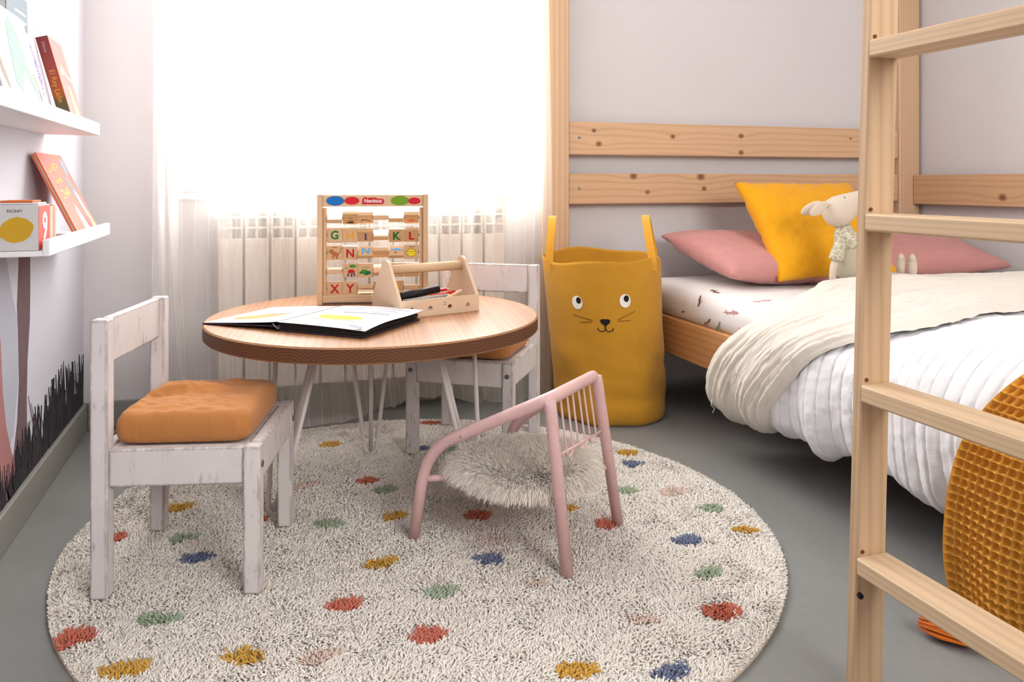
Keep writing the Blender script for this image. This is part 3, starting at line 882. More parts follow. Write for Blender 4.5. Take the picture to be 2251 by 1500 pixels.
# folded-back band: rolls over the head edge and lies on top, cream reverse side out
NF = 230
yf = smooth_interp(s, fs_)
rows = []
R = 0.014
nroll = 22
for k in range(NF):
    if k < nroll:
        a = -PI / 2 + PI * k / (nroll - 1)
        y = y0 + R * math.cos(a) + 0.004; off = R + R * math.sin(a)
        off = np.full(NS, off)
        w = np.zeros(NS)
    else:
        q = (k - nroll + 1) / (NF - nroll)
        y = y0 * (1 - q) + yf * q + 0.004
        off = np.full(NS, 2 * R) * (1 - max(0, (q - 0.90) / 0.10) ** 2 * 0.85) + 0.008 * math.sin(q * PI)
        w = np.full(NS, 1.0) * min(1, q * 6)
    rows.append((y, off, w))
Yb = np.stack([r[0] for r in rows], 1); Ob = np.stack([r[1] for r in rows], 1); Wb = np.stack([r[2] for r in rows], 1)
Sb = np.repeat(s[:, None], NF, 1)
px_, pz_, nx_, nz_ = secpt(Sb)
lowb = np.clip((Sb - S_TOP) / (SL - S_TOP), 0, 1)
qq = np.clip((y0[:, None] - Yb) / np.maximum((y0 - yf)[:, None], 0.01), 0, 1)
base = duvet_disp(Sb, np.minimum(Yb, y0[:, None])) * 0.6
crease = Wb * (0.0055 * vnoise(Sb * 4, qq * 14 + Sb * 3, 61) + 0.0035 * vnoise(Sb * 9, qq * 30 + Sb * 7, 62) + 0.0018 * vnoise(Sb * 40, qq * 46, 63))
drape = lowb * (0.022 * vnoise(Sb * 2.2, qq * 4.2, 64) + 0.010 * vnoise(Sb * 5, qq * 9, 65)) * Wb + 0.018 * np.sin(lowb * PI) * np.sin(qq * PI)
D = (Ob + base + crease + drape) * (1 - 0.6 * lowb ** 2)
V = np.stack([px_ + nx_ * D, Yb, np.maximum(pz_ + nz_ * D, 0.03)], -1)
m = grid_mesh('folded_band', V - np.array([2.0, 1.3, 0.44]), NS, NF)
o = link('folded_band', m, duv, MAT['duvet_back'])
o['label'] = 'cream reverse side of the duvet folded back'
MB().tube([(1.235 - 2.0, 1.93 - 1.3, 0.165 - 0.44), (1.228 - 2.0, 1.925 - 1.3, 0.15 - 0.44), (1.236 - 2.0, 1.92 - 1.3, 0.14 - 0.44), (1.231 - 2.0, 1.922 - 1.3, 0.128 - 0.44)], 0.0012, 6).build('loose_thread', MAT['duvet'], duv, True)

# ================================================================== waffle blanket over the bed
bsec = catmull([(2.25, 0.535), (1.9, 0.540), (1.6, 0.537), (1.44, 0.522), (1.335, 0.490), (1.262, 0.435), (1.228, 0.355), (1.214, 0.26), (1.214, 0.16), (1.218, 0.09), (1.226, 0.018)], 760)
bd = np.r_[0, np.cumsum(np.linalg.norm(np.diff(bsec, axis=0), axis=1))]
tg = np.gradient(bsec, axis=0); tg /= np.linalg.norm(tg, axis=1)[:, None]
bn = np.stack([tg[:, 1], -tg[:, 0]], 1)
bn *= np.where((bn @ np.array([-0.5, 1.0]) > 0), 1, -1)[:, None]
BL = bd[-1]
NYb = 300
Sb = np.repeat(bd[:, None], NYb, 1)
tb = np.linspace(0, 1, NYb)[None, :]
# the throw's head-side edge slants back towards the floor
ye = np.interp(bsec[:, 1] + (bsec[:, 0] > 1.4) * (bsec[:, 0] - 1.4) * 0.4, [0.0, 0.08, 0.15, 0.2, 0.31, 0.39, 0.46, 0.53, 0.85], [1.112, 1.122, 1.116, 1.111, 1.088, 1.045, 0.985, 0.94, 0.80])
kk = np.exp(-0.5 * (np.arange(-40, 41) / 16.0) ** 2); kk /= kk.sum()
ye = np.convolve(np.pad(ye, 40, mode='edge'), kk, 'valid')
Yb = ye[:, None] - tb * 0.32
cell = 0.0165
cu_ = (tb * 0.32) / cell; cv_ = (BL - Sb) / cell
cu_ = cu_ + 0.05 * vnoise(cu_ * 0.5, cv_ * 0.5, 71); cv_ = cv_ + 0.05 * vnoise(cu_ * 0.5, cv_ * 0.5, 72)
fu = np.abs(cu_ - np.round(cu_)); fv = np.abs(cv_ - np.round(cv_))
ridge = np.maximum(np.exp(-(fu / 0.13) ** 2), np.exp(-(fv / 0.13) ** 2)) * (0.8 + 0.25 * np.exp(-((fu + fv) / 0.3) ** 2))
hem = np.maximum(np.clip(1 - (tb * 0.32) / 0.012, 0, 1), np.clip(1 - (BL - Sb) / 0.012, 0, 1))
lowb = np.clip(1 - (bsec[:, 1] - 0.02) / 0.4, 0, 1)[:, None] * (bsec[:, 0] < 1.4)[:, None]
dis = 0.0150 * np.clip(ridge + hem * 0.5, 0, 1.1) + 0.010 * lowb * np.sin(Yb * 38 + 1.0) + 0.006 * vnoise(Sb * 4, Yb * 6, 73)
V = np.stack([bsec[:, 0:1] + bn[:, 0:1] * dis, Yb, bsec[:, 1:2] + bn[:, 1:2] * dis], -1)
bl_t = thing('waffle_blanket', 'mustard waffle weave throw hanging over the foot of the bed behind the ladder', 'blanket', (1.6, 0.9, 0.02))
t = NT('mustard_waffle')
v = t.coords(rnd=False)
c = t.mix(t.noise(v, 500, 2), rgb(218, 150, 46), rgb(240, 182, 88))
t.bump(t.noise(v, 1400, 2), 0.4, 0.001)
t.b.inputs['Sheen Weight'].default_value = 0.15; t.b.inputs['Specular IOR Level'].default_value = 0.1
MAT['waffle'] = t.done(c, 0.95)
link('waffle_cloth', grid_mesh('waffle_cloth', V - np.array([1.6, 0.9, 0.02]), len(bsec), NYb), bl_t, MAT['waffle'])
# tassel at its corner, lying on the floor
tas = MB()
ax = Vector((1.098 - 1.6, 1.062 - 0.9, -0.008)); bx_ = Vector((1.136 - 1.6, 0.992 - 0.9, -0.008))
for k in range(120):
    a = random.uniform(0, 2 * PI); r = math.sqrt(random.random())
    d = (bx_ - ax).normalized(); sd_ = Vector((d.y, -d.x, 0))
    o1 = sd_ * (math.cos(a) * r * 0.020) + Vector((0, 0, abs(math.sin(a)) * r * 0.022))
    o2 = sd_ * (math.cos(a) * r * 0.012) + Vector((0, 0, abs(math.sin(a)) * r * 0.010))
    p0 = ax + o1 * 0.8 + d * random.uniform(-0.006, 0.01); p1 = ax.lerp(bx_, 0.4) + o1 * 1.15; p2 = bx_ + o2 + d * random.uniform(-0.01, 0.006)
    tas.tube([p0, p1, p2], [0.0012, 0.0018, 0.0010], 5)
tas.tube([bx_ + Vector((0, 0, 0.006)), bx_ + Vector((0.035, -0.03, 0.01)), bx_ + Vector((0.062, -0.03, 0.025))], 0.003, 6)
tas.build('tassel', MAT['tassel'], bl_t, True)['label'] = 'rust orange tassel lying on the floor'

# ================================================================== soft mouse doll sitting on the pillows
doll = thing('mouse_doll', 'beige linen mouse doll in a sage dress sitting against the yellow cushion', 'soft toy', (1.787, 2.03, 0.4845), math.radians(-18.26))
k_ = 0.001445
def dp(px, py, y=0.0):
    return Vector(((px - 1860) * k_, y, (605 - py) * k_))
t = NT('floral_sage')
v = t.coords(rnd=False)
vo = t.add('ShaderNodeTexVoronoi', feature='DISTANCE_TO_EDGE'); vo.inputs['Scale'].default_value = 62; t.link(v, vo.inputs['Vector'])
e = t.math('LESS_THAN', vo.outputs[0], 0.07)
c = t.mix(t.math('MULTIPLY', e, 0.7), rgb(178, 170, 146), rgb(226, 220, 200))
MAT['floral'] = t.done(c, 0.95)
hd = MB()
axd = (dp(1935, 408) - dp(1822, 478)).normalized()
h0 = dp(1822, 478)
prof = [(-0.024, 0.010), (-0.018, 0.028), (-0.004, 0.042), (0.015, 0.049), (0.035, 0.049), (0.06, 0.042), (0.09, 0.031), (0.12, 0.021), (0.15, 0.013), (0.168, 0.008), (0.176, 0.002)]
hd.tube([h0 + axd * (a + 0.012) for a, r in prof], [r for a, r in prof], 24)
hd.build('head', MAT['doll'], doll, True)
for sy in (-1, 1):
    e_ = MB()
    e_.ellipsoid((0, 0, 0), (0.037, 0.006, 0.017), 20, 12, TR(*dp(1793, 458, sy * 0.030), ry=math.radians(-30), rz=math.radians(-14 * sy)))
    e_.build('ear', MAT['doll'], doll, True)
    MB().ellipsoid(dp(1850, 434, sy * 0.026), (0.0028, 0.0028, 0.0028), 10, 6).build('eye', MAT['black'], doll, True)
MB().ellipsoid(h0 + axd * 0.19, (0.006, 0.006, 0.006), 10, 8).build('nose', pal('doll_nose', rgb(196, 150, 140)), doll, True)
bd_ = MB()
bd_.tube([dp(1868, 612), dp(1869, 600), dp(1867, 575), dp(1864, 550), dp(1861, 525), dp(1856, 508), dp(1853, 495)], [0.030, 0.045, 0.044, 0.041, 0.036, 0.028, 0.020], 22)
bd_.build('dress', MAT['dress'], doll, True)
MB().tube([dp(1863.5, 545), dp(1861, 525), dp(1856, 507), dp(1853, 496)], [0.0415, 0.0375, 0.0295, 0.022], 22).build('yoke', MAT['floral'], doll, True)
for sy, o_ in ((-1, 0), (1, 30)):
    MB().tube([dp(1843 + o_, 520, sy * 0.024), dp(1836 + o_, 540, sy * 0.036), dp(1829 + o_, 560, sy * 0.040), dp(1826 + o_, 570, sy * 0.04)], [0.012, 0.019, 0.022, 0.021], 16).build('sleeve', MAT['floral'], doll, True)
    MB().tube([dp(1829 + o_, 560, sy * 0.040), dp(1821 + o_, 585, sy * 0.042), dp(1819 + o_, 606, sy * 0.042), dp(1821 + o_, 622, sy * 0.042)], [0.012, 0.011, 0.010, 0.008], 14).build('arm', MAT['doll'], doll, True)
for (fx, fy) in ((1978, -0.010), (1994, -0.035)):
    MB().tube([dp(1874, 606, fy * 0.5), dp(1930, 607, fy), dp(fx - 4, 606, fy)], [0.016, 0.014, 0.012], 14).build('leg', MAT['doll'], doll, True)
    ft = MB().ellipsoid(dp(fx, 583, fy), (0.014, 0.017, 0.040), 16, 12)
    fo = ft.build('foot', MAT['doll'], doll, True)
    for dz in (0.018, 0.024):
        c0 = dp(fx, 583, fy) + Vector((0, 0, dz)); rr_ = 0.0145 * math.sqrt(1 - (dz / 0.040) ** 2)
        MB().tube([c0 + Vector((rr_ * 1.0 * math.cos(a), rr_ * 1.22 * math.sin(a), 0)) for a in np.linspace(0, 2 * PI, 20)[:-1]], 0.0006, 4, closed=True).build('stitch', MAT['dress'], fo)

# ================================================================== ladder
lad = thing('bunk_ladder', 'pale wooden ladder with broad flat rungs standing beside the bed', 'ladder', (0.877, 0.953, 0.0))
LN = 0.030
def lx_(z): return LN * (z - 0.78)
for y0_, y1_ in ((0.0, 0.0185), (-0.4285, -0.410)):
    m_ = MB().box(0, 0.0545, y0_, y1_, 0.0, 1.95, 0.0022)
    m_.v = [(p[0] + lx_(p[2]), p[1], p[2]) for p in m_.v]
    m_.build('stile', MAT['pine_z'], lad)
for z in (0.218 - 0.258 + 0.0, 0.218, 0.476, 0.733, 0.995, 1.255, 1.515, 1.775):
    if z < 0: continue
    MB().box(lx_(z) - 0.0035, lx_(z) + 0.0545, -0.4098, -0.0002, z - 0.0265, z, 0.003).build('rung', MAT['pine_y'], lad)
    MB().tube([(lx_(z) + 0.009, -0.0003, z + 0.006), (lx_(z) + 0.009, -0.002, z + 0.006)], 0.003, 10).build('screw', pal('rusty_screw', rgb(112, 62, 36)), lad)
MB().tube([(lx_(0.16) + 0.006, 0.004, 0.16), (lx_(0.16) + 0.004, -0.006, 0.16)], 0.004, 10).build('screw', MAT['black'], lad)

# ================================================================== hamper
hm = thing('laundry_hamper', 'tall mustard canvas hamper with a printed cat face beside the bed', 'hamper', (1.152, 2.423, 0.0))
HP0 = math.atan2(-2.423, -1.157)
def hsurf(ph, z, off=0.0):
    ph = np.asarray(ph, float); z = np.asarray(z, float)
    r = 0.182 + 0.019 * z / 0.535
    r = r + 0.012 * vnoise(ph * 2.2 + 5, z * 9, 81) * np.clip((0.36 - z) / 0.2, 0, 1) + 0.007 * vnoise(ph * 1.5 + z * 6, z * 22, 82) * np.clip((0.30 - z) / 0.15, 0, 1)
    r = r + 0.003 * np.sin(3 * ph + 1) * z / 0.5 + off
    r = r - 0.010 * np.clip((0.02 - z) / 0.02, 0, 1) ** 2
    return np.stack([r * np.cos(ph) - 0.030 * z / 0.535, r * np.sin(ph) + 0.010 * z / 0.535, z], -1)
NA, NZh = 120, 60
pa = np.linspace(-PI, PI, NA, endpoint=False)
rimz = 0.531 + 0.006 * np.sin(2 * (pa - HP0) + 0.5) + 0.004 * np.sin(5 * pa) + 0.006 * np.cos(pa - HP0 + PI)
tz = np.linspace(0, 1, NZh)
PA, TZ = np.meshgrid(pa, tz, indexing='ij')
outer = hsurf(PA, 0.001 + TZ * (rimz[:, None] - 0.001))
inner = hsurf(PA[:, ::-1] if False else PA, (0.002 + TZ * (rimz[:, None] - 0.002)), -0.0035)[:, ::-1]
ctr = np.zeros((NA, 1, 3)); ctr[..., 2] = 0.001
ctr2 = ctr.copy(); ctr2[..., 2] = 0.004
V = np.concatenate([ctr, outer, inner, ctr2], 1)
m = grid_mesh('canvas_body', V, NA, V.shape[1], closed_u=True)
link('canvas_body', m, hm, MAT['hamper'])
def hdec(name, poly, mat, parent=hm, off=0.0022):
    """flat print wrapped on the canvas: poly in (arc metres from the face centre, height)"""
    n = len(poly)
    cxp = sum(p[0] for p in poly) / n; czp = sum(p[1] for p in poly) / n
    v = []; f = []
    rings = [0.0, 0.34, 0.67, 1.0]
    v.append(tuple(hsurf(HP0 + cxp / 0.195, czp, off)))
    for q in rings[1:]:
        for (a, b) in poly:
            v.append(tuple(hsurf(HP0 + (cxp + (a - cxp) * q) / 0.195, czp + (b - czp) * q, off)))
    for i in range(n):
        j = (i + 1) % n
        f.append((0, 1 + i, 1 + j))
        for k in (0, 1):
            f.append((1 + k * n + i, 1 + (k + 1) * n + i, 1 + (k + 1) * n + j, 1 + k * n + j))
    mbx = MB(); mbx.v = v; mbx.f = f
    return mbx.build(name, mat, parent)
def hstroke(name, pts, w, mat):
    """thin drawn line on the canvas"""
    n = len(pts); L_ = []; R_ = []
    mbx = MB()
    for i, (a, b) in enumerate(pts):
        p0 = pts[max(i - 1, 0)]; p1 = pts[min(i + 1, n - 1)]
        d = Vector((p1[0] - p0[0], p1[1] - p0[1])).normalized()
        for sg in (1, -1):
            mbx.v.append(tuple(hsurf(HP0 + (a - d.y * w * sg) / 0.195, b + d.x * w * sg, 0.0024)))
    mbx.f = [(2 * i, 2 * i + 1, 2 * i + 3, 2 * i + 2) for i in range(n - 1)]
    return mbx.build(name, mat, hm)
for (sx, sz, px2, pz2) in ((-0.083, 0.397, 0.006, 0.007), (0.070, 0.406, 0.004, 0.007)):
    ey = hdec('eye', circle(sx, sz, 0.0185, 24, 0.0215), MAT['eye_white'])
    hdec('pupil', circle(sx + px2, sz + pz2, 0.0085, 18, 0.0105), MAT['black'], ey, 0.0032)
nc = 0.004
hdec('nose', [(nc - 0.016, 0.345), (nc - 0.010, 0.3485), (nc + 0.010, 0.3485), (nc + 0.016, 0.345), (nc + 0.013, 0.336), (nc + 0.003, 0.3275), (nc - 0.003, 0.3275), (nc - 0.013, 0.336)], MAT['black'])
hstroke('mouth', [(nc - 0.024 + 0.012 * (1 - math.cos(a)), 0.319 - 0.010 * math.sin(a)) for a in np.linspace(-0.2, PI - 0.3, 12)] + [(nc, 0.328)], 0.0014, MAT['black'])
hstroke('mouth', [(nc + 0.024 - 0.012 * (1 - math.cos(a)), 0.319 - 0.010 * math.sin(a)) for a in np.linspace(-0.2, PI - 0.3, 12)] + [(nc, 0.328)], 0.0014, MAT['black'])
for (a, b, c_, d) in ((-0.102, 0.357, -0.034, 0.343), (-0.078, 0.334, -0.038, 0.338), (0.042, 0.346, 0.104, 0.372), (0.044, 0.342, 0.086, 0.343)):
    hstroke('whisker', [(a + (c_ - a) * q, b + (d - b) * q) for q in np.linspace(0, 1, 6)], 0.0010, MAT['brown_print'])
def strap(name, p0, p1, top, w, lean):
    """standing strap handle: inverted U from p0 (outside of the rim) to p1"""
    pts = []
    a, b = Vector(p0), Vector(p1); lv = Vector(lean)
    for q in np.linspace(0, 1, 26):
        p = a.lerp(b, q); hgt = math.sin(PI * q) ** 0.62
        pts.append(p + Vector((0, 0, (top - a.z) * hgt)) + lv * hgt)
    pts = [a + Vector((0, 0, -0.028))] + pts + [b + Vector((0, 0, -0.028))]
    side = (b - a); side.z = 0; side.normalize(); out = Vector((side.y, -side.x, 0))
    m_ = MB(); n = len(pts)
    for i, p in enumerate(pts):
        tv = (pts[min(i + 1, n - 1)] - pts[max(i - 1, 0)]).normalized()
        wd = tv.cross(out).normalized()
        wd2 = out
        for (sa, sb) in ((1, 1), (1, -1), (-1, -1), (-1, 1)):
            m_.v.append(tuple(p + wd2 * (sa * w / 2) + wd * (sb * 0.0016)))
    for i in range(n - 1):
        for k in range(4):
            l = (k + 1) % 4
            m_.f.append((i * 4 + k, i * 4 + l, i * 4 + 4 + l, i * 4 + 4 + k))
    m_.f.append((0, 1, 2, 3)); m_.f.append(tuple((n - 1) * 4 + k for k in range(4)))
    return m_.build(name, MAT['strap'], hm)
def rimp(ph, off=0.003): return hsurf(ph, 0.522, off)
strap('handle', rimp(HP0 - 1.02), rimp(HP0 - 2.05), 0.664, 0.026, (0.012, 0.0, 0))
strap('handle', rimp(HP0 + 0.98), rimp(HP0 + 2.05), 0.668, 0.026, (-0.02, 0.02, 0))

# ================================================================== round table
TZ0, TTH = 0.440, 0.036
TC = (0.300, 2.030); TR_ = 0.418
tab = thing('round_table', 'round wooden low table with hairpin legs in the middle of the rug', 'table', (TC[0], TC[1], 0.0), math.radians(-8))
nst = 9; wst = 2 * TR_ / nst
for k in range(nst):
    x0 = -TR_ + k * wst + 0.00002; x1 = x0 + wst - 0.00004
    xs = np.linspace(max(x0, -TR_ + 1e-4), min(x1, TR_ - 1e-4), 16)
    yy = np.sqrt(np.maximum(TR_ ** 2 - xs ** 2, 1e-8))
    poly = [(x, -y) for x, y in zip(xs, yy)] + [(x, y) for x, y in zip(xs[::-1], yy[::-1])]
    ch = 0.0035
    Ri = TR_ - ch
    yi = np.sqrt(np.maximum(Ri ** 2 - np.clip(xs, -Ri, Ri) ** 2, 1e-9)); xi_ = np.clip(xs, -Ri, Ri)
    cin = [(x, -y) for x, y in zip(xi_, yi)] + [(x, y) for x, y in zip(xi_[::-1], yi[::-1])]
    m_ = MB(); n = len(poly)
    zb, zt = TZ0 - TTH, TZ0
    xc_ = (x0 + x1) / 2
    m_.v = [(a, b, zb) for a, b in cin] + [(a, b, zb + ch) for a, b in poly] + [(a, b, zt - ch) for a, b in poly] + [(a, b, zt) for a, b in cin]
    m_.f = [tuple(range(n))[::-1], tuple(range(3 * n, 4 * n))]
    for l in range(3):
        m_.f += [(l * n + i, l * n + (i + 1) % n, (l + 1) * n + (i + 1) % n, (l + 1) * n + i) for i in range(n)]
    m_.v = [(p[0] - xc_, p[1], p[2]) for p in m_.v]
    so = m_.build('tabletop_stave', MAT['table_top'], tab); so.location = (xc_, 0, 0)
    so.data.materials.append(MAT['table_end'])
    for p in so.data.polygons:
        if abs(p.normal.z) < 0.3: p.material_index = 1
tabI = Matrix.Rotation(math.radians(8), 4, 'Z') @ Matrix.Translation((-TC[0], -TC[1], 0))
def hairpin(tip, top, spread):
    tip = tabI @ Vector(tip); top = tabI @ Vector(top); zt = TZ0 - TTH
    leg = bpy.data.objects.new('hairpin_leg', None); col.objects.link(leg); leg.parent = tab
    sd = Vector(spread).normalized(); sd = tabI.to_3x3() @ sd
    top.z = zt - 0.003; r = 0.0058
    arc = [tip + sd * (0.017 * math.cos(a)) + Vector((0, 0, 0.017 * math.sin(a) + 0.017 + 0.013)) for a in np.linspace(PI, 2 * PI, 9)]
    MB().tube([top - sd * 0.062] + arc + [top + sd * 0.062], r, 10).build('rod', MAT['white_metal'], leg, True)
    bk = sd.cross(Vector((0, 0, 1)))
    dirc = (top - tip).normalized()
    back = Vector((-top.x, -top.y, 0)).normalized() * 0.05
    MB().tube([tip + Vector((0, 0, 0.016)), top + back], r, 10).build('rod', MAT['white_metal'], leg, True)
    ang = math.atan2(sd.y, sd.x)
    M_ = Matrix.Translation((top.x, top.y, zt)) @ Matrix.Rotation(ang, 4, 'Z')
    MB().box(-0.072, 0.072, -0.03, 0.03, -0.004, -0.0002, 0.001, M_).build('mounting_plate', MAT['white_metal'], leg)
hairpin((0.045, 1.892, 0), (0.100, 1.925, 0), (0.75, -0.62, 0))
hairpin((0.315, 2.235, 0), (0.308, 2.205, 0), (0.95, -0.3, 0))
hairpin((0.520, 1.872, 0), (0.478, 1.910, 0), (0.80, 0.35, 0))

# ================================================================== children's chairs
def child_chair(name, label, loc, rz, wear):
    t_ = thing(name, label, 'chair', loc, rz)
    Dp, Wd, L = 0.137, 0.142, 0.0155       # half depth, half width to leg centres, half leg
    W_ = MAT['white_wash']
    for sy in (-1, 1):
        MB().box(-Dp - L, -Dp + L, sy * Wd - L, sy * Wd + L, 0.014, 0.527, 0.0025).build('back_leg', W_, t_)
        fl = MB().box(Dp - L, Dp + L, sy * Wd - L, sy * Wd + L, 0.014, 0.288, 0.0025).build('front_leg', W_, t_)
        MB().tube([(Dp + L - 0.0005, sy * Wd, 0.252), (Dp + L + 0.0022, sy * Wd, 0.252)], 0.0065, 14).build('bolt', MAT['bolt'], fl)
        MB().box(-Dp + L, Dp - L, sy * (Wd - 0.001) - 0.0115, sy * (Wd - 0.001) + 0.0115, 0.218, 0.288, 0.0025).build('side_rail', W_, t_)
    MB().box(Dp - 0.011, Dp + 0.013, -Wd + L, Wd - L, 0.218, 0.288, 0.0025).build('front_rail', W_, t_)
    MB().box(-Dp - 0.011, -Dp + 0.011, -Wd + L, Wd - L, 0.218, 0.288, 0.0025).build('back_rail', W_, t_)
    MB().box(-Dp - 0.010, -Dp + 0.006, -Wd + L, Wd - L, 0.440, 0.5265, 0.0025).build('backrest', W_, t_)
    MB().box(-Dp + 0.0112, Dp - 0.0112, -Wd + 0.0126, Wd - 0.0126, 0.268, 0.284, 0.002).build('seat', W_, t_)
    return t_
child_chair('child_chair', 'worn white wooden child chair in front of the rug edge near the left wall', (-0.0995, 1.717, 0.0), math.radians(-13.9), 1)
child_chair('child_chair', 'worn white wooden child chair tucked under the far right of the table', (0.622, 2.226, 0.0), math.radians(-124.5), 2)

def box_cushion(name, label, loc, rz, hx, hy, h, seed):
    """foam seat cushion in a muslin cover: rounded slab, creased on top"""
    n = 84
    th_ = np.linspace(0, 2 * PI, 4 * n, endpoint=False)
    def sq(th, p=9.0):
        c, s_ = np.cos(th), np.sin(th)
        return (np.abs(c) ** p + np.abs(s_) ** p) ** (-1 / p)
    prof = [(0.0, 0.0), (0.93, 0.0), (0.985, 0.07), (1.0, 0.25), (1.0, 0.5), (0.995, 0.74), (0.965, 0.9), (0.93, 0.965)] + [(q, 1.0) for q in np.linspace(0.90, 0.0, 34)]
    V = []
    for (q, zq) in prof:
        rr_ = sq(th_) * q
        x = rr_ * np.cos(th_) * hx; y = rr_ * np.sin(th_) * hy
        bul = 0.004 * np.sin(PI * min(zq, 1)) * (q > 0.9)
        x = x * (1 + bul / hx); y = y * (1 + bul / hy)
        z = np.full_like(x, zq * h)
        if q < 0.97 and zq > 0.9:
            k = np.clip((0.97 - q) / 0.15, 0, 1)
            cr = np.exp(-((y - 0.035 - 0.10 * (x + 0.02)) / 0.016) ** 2) * np.exp(-((x + 0.04) / 0.075) ** 2)
            dp_ = np.exp(-((y - 0.004 - 0.10 * (x + 0.02)) / 0.02) ** 2) * np.exp(-((x + 0.05) / 0.07) ** 2)
            z = z + k * (0.011 * cr - 0.006 * dp_ + 0.004 * vnoise(x * 26, y * 40, seed) + 0.0022 * vnoise(x * 70 + y * 40, y * 120, seed + 2)) + 0.004 * (1 - q)
        else:
            z = z + 0.0
            x = x + 0.0012 * vnoise(th_ * 30, np.full_like(th_, zq * 6), seed + 5); y = y + 0.0012 * vnoise(th_ * 34, np.full_like(th_, zq * 6), seed + 6)
        V.append(np.stack([x, y, z], -1))
    V = np.stack(V, 1)
    m_ = grid_mesh(name, V, len(th_), len(prof), closed_u=True)
    o = link(name, m_, None, MAT['fabric_orange'])
    o.location = loc; o.rotation_euler = (0, 0, rz)
    return tag(o, label, 'cushion')
box_cushion('seat_cushion', 'ochre muslin seat cushion on the white chair near the left wall', (-0.0995 + 0.001, 1.717, 0.2885), math.radians(-13.9), 0.123, 0.132, 0.058, 5)
box_cushion('seat_cushion', 'ochre seat cushion on the white chair behind the table', (0.622 - 0.002, 2.226 - 0.004, 0.2885), math.radians(-124.5), 0.122, 0.131, 0.050, 9)

# ================================================================== pink metal armchair
pk = thing('pink_armchair', 'small pink metal armchair with wire back on the rug in front of the table', 'chair', (0.552, 1.634, 0.0))
O = Vector((0.552, 1.634, 0.0))
P1, P2, P3, P4 = [Vector(p) - O for p in ((0.328, 1.671, 0.012), (0.581, 1.416, 0.012), (0.778, 1.597, 0.012), (0.592, 1.815, 0.012))]
B1, B2, B3, B4 = [Vector(p) - O for p in ((0.352, 1.652, 0.207), (0.556, 1.447, 0.352), (0.728, 1.604, 0.350), (0.580, 1.785, 0.200))]
def rounded(pts, r, n=7):
    out = [pts[0]]
    for i in range(1, len(pts) - 1):
        a, b, c_ = pts[i - 1], pts[i], pts[i + 1]
        d0 = (a - b).normalized(); d1 = (c_ - b).normalized()
        k = r if not isinstance(r, (list, tuple)) else r[i - 1]
        p0, p2 = b + d0 * k, b + d1 * k
        for q in np.linspace(0, 1, n):
            out.append(p0 * (1 - q) ** 2 + b * (2 * q * (1 - q)) + p2 * q * q)
    out.append(pts[-1])
    return out
TRD = 0.0125
MB().tube(rounded([P1, B1, B2, B3, B4, P4], [0.075, 0.03, 0.03, 0.075]), TRD, 14).build('arm_tube', MAT['pink_metal'], pk, True)
for (b, p) in ((B2, P2), (B3, P3)):
    MB().tube([b + Vector((0, 0, -0.004)), b.lerp(p, 0.05), p], [TRD * 0.95, TRD, TRD], 14).build('back_leg', MAT['pink_metal'], pk, True)
zs = 0.142
def onleg(b, p): return p.lerp(b, (zs - p.z) / (b.z - p.z))
L1, L2, L3, L4 = onleg(B1, P1), onleg(B2, P2), onleg(B3, P3), onleg(B4, P4)
ctr_ = (L1 + L2 + L3 + L4) / 4
for a in (L1, L2, L3, L4):
    d = (ctr_ - a); d.z = 0
    e_ = a + d * 0.42
    MB().tube([a, a.lerp(e_, 0.5), e_], [0.008, 0.007, 0.007], 10).build('seat_bracket', MAT['pink_metal'], pk, True)
MB().tube([ctr_ + Vector((0.155 * math.cos(a), 0.155 * math.sin(a), 0.004)) for a in np.linspace(0, 2 * PI, 41)[:-1]], 0.008, 10, closed=True).build('seat_ring', MAT['pink_metal'], pk, True)
MB().lathe([(0.002, 0.0), (0.150, 0.0), (0.154, 0.003), (0.150, 0.006), (0.002, 0.006)], 40, Matrix.Translation(ctr_ + Vector((0, 0, 0.004)))).build('seat_plate', MAT['pink_metal'], pk)
lo2 = P2.lerp(B2, (0.238 - 0.012) / (B2.z - 0.012)); lo3 = P3.lerp(B3, (0.226 - 0.012) / (B3.z - 0.012))
MB().tube([lo2, lo3], 0.0026, 8).build('back_crossbar', MAT['pink_metal'], pk, True)
for k in range(3):
    q0 = 0.20 + 0.24 * k; q1 = q0 + 0.13
    t0, t1 = B2.lerp(B3, q0), B2.lerp(B3, q1)
    b0, b1 = lo2.lerp(lo3, q0), lo2.lerp(lo3, q1)
    mid = (b0 + b1) / 2
    arc = [mid + (b0 - mid) * math.cos(a) + Vector((0, 0, -0.014 * math.sin(a))) for a in np.linspace(0, PI, 9)]
    MB().tube([t0] + arc + [t1], 0.0022, 8).build('back_wire', MAT['pink_metal'], pk, True)

# sheepskin pad on its seat
fp = thing('sheepskin_pad', 'fluffy off-white sheepskin pad on the seat of the pink armchair', 'seat pad', tuple(O + ctr_ + Vector((0, 0, 0.0102))))
NR, NA2 = 26, 72
rr_ = np.linspace(0, 1, NR)
A_ = np.linspace(0, 2 * PI, NA2, endpoint=False)
RR, AA = np.meshgrid(rr_, A_, indexing='xy')
rad_ = 0.160 * (1 + 0.05 * np.sin(3 * AA + 0.5) + 0.03 * np.sin(5 * AA))
topz = 0.001 + 0.027 * np.sqrt(np.clip(1 - RR ** 3, 0, 1)) + 0.004 * vnoise(RR * np.cos(AA) * 5, RR * np.sin(AA) * 5, 91)
V = np.stack([rad_ * RR * np.cos(AA), rad_ * RR * np.sin(AA), topz], -1)
link('hide', grid_mesh('hide', V, NA2, NR, closed_u=True), fp, MAT['fur'])
NFU = 52000
q = np.sqrt(rng.random(NFU)); a = rng.random(NFU) * 2 * PI
rd = 0.160 * (1 + 0.05 * np.sin(3 * a + 0.5) + 0.03 * np.sin(5 * a))
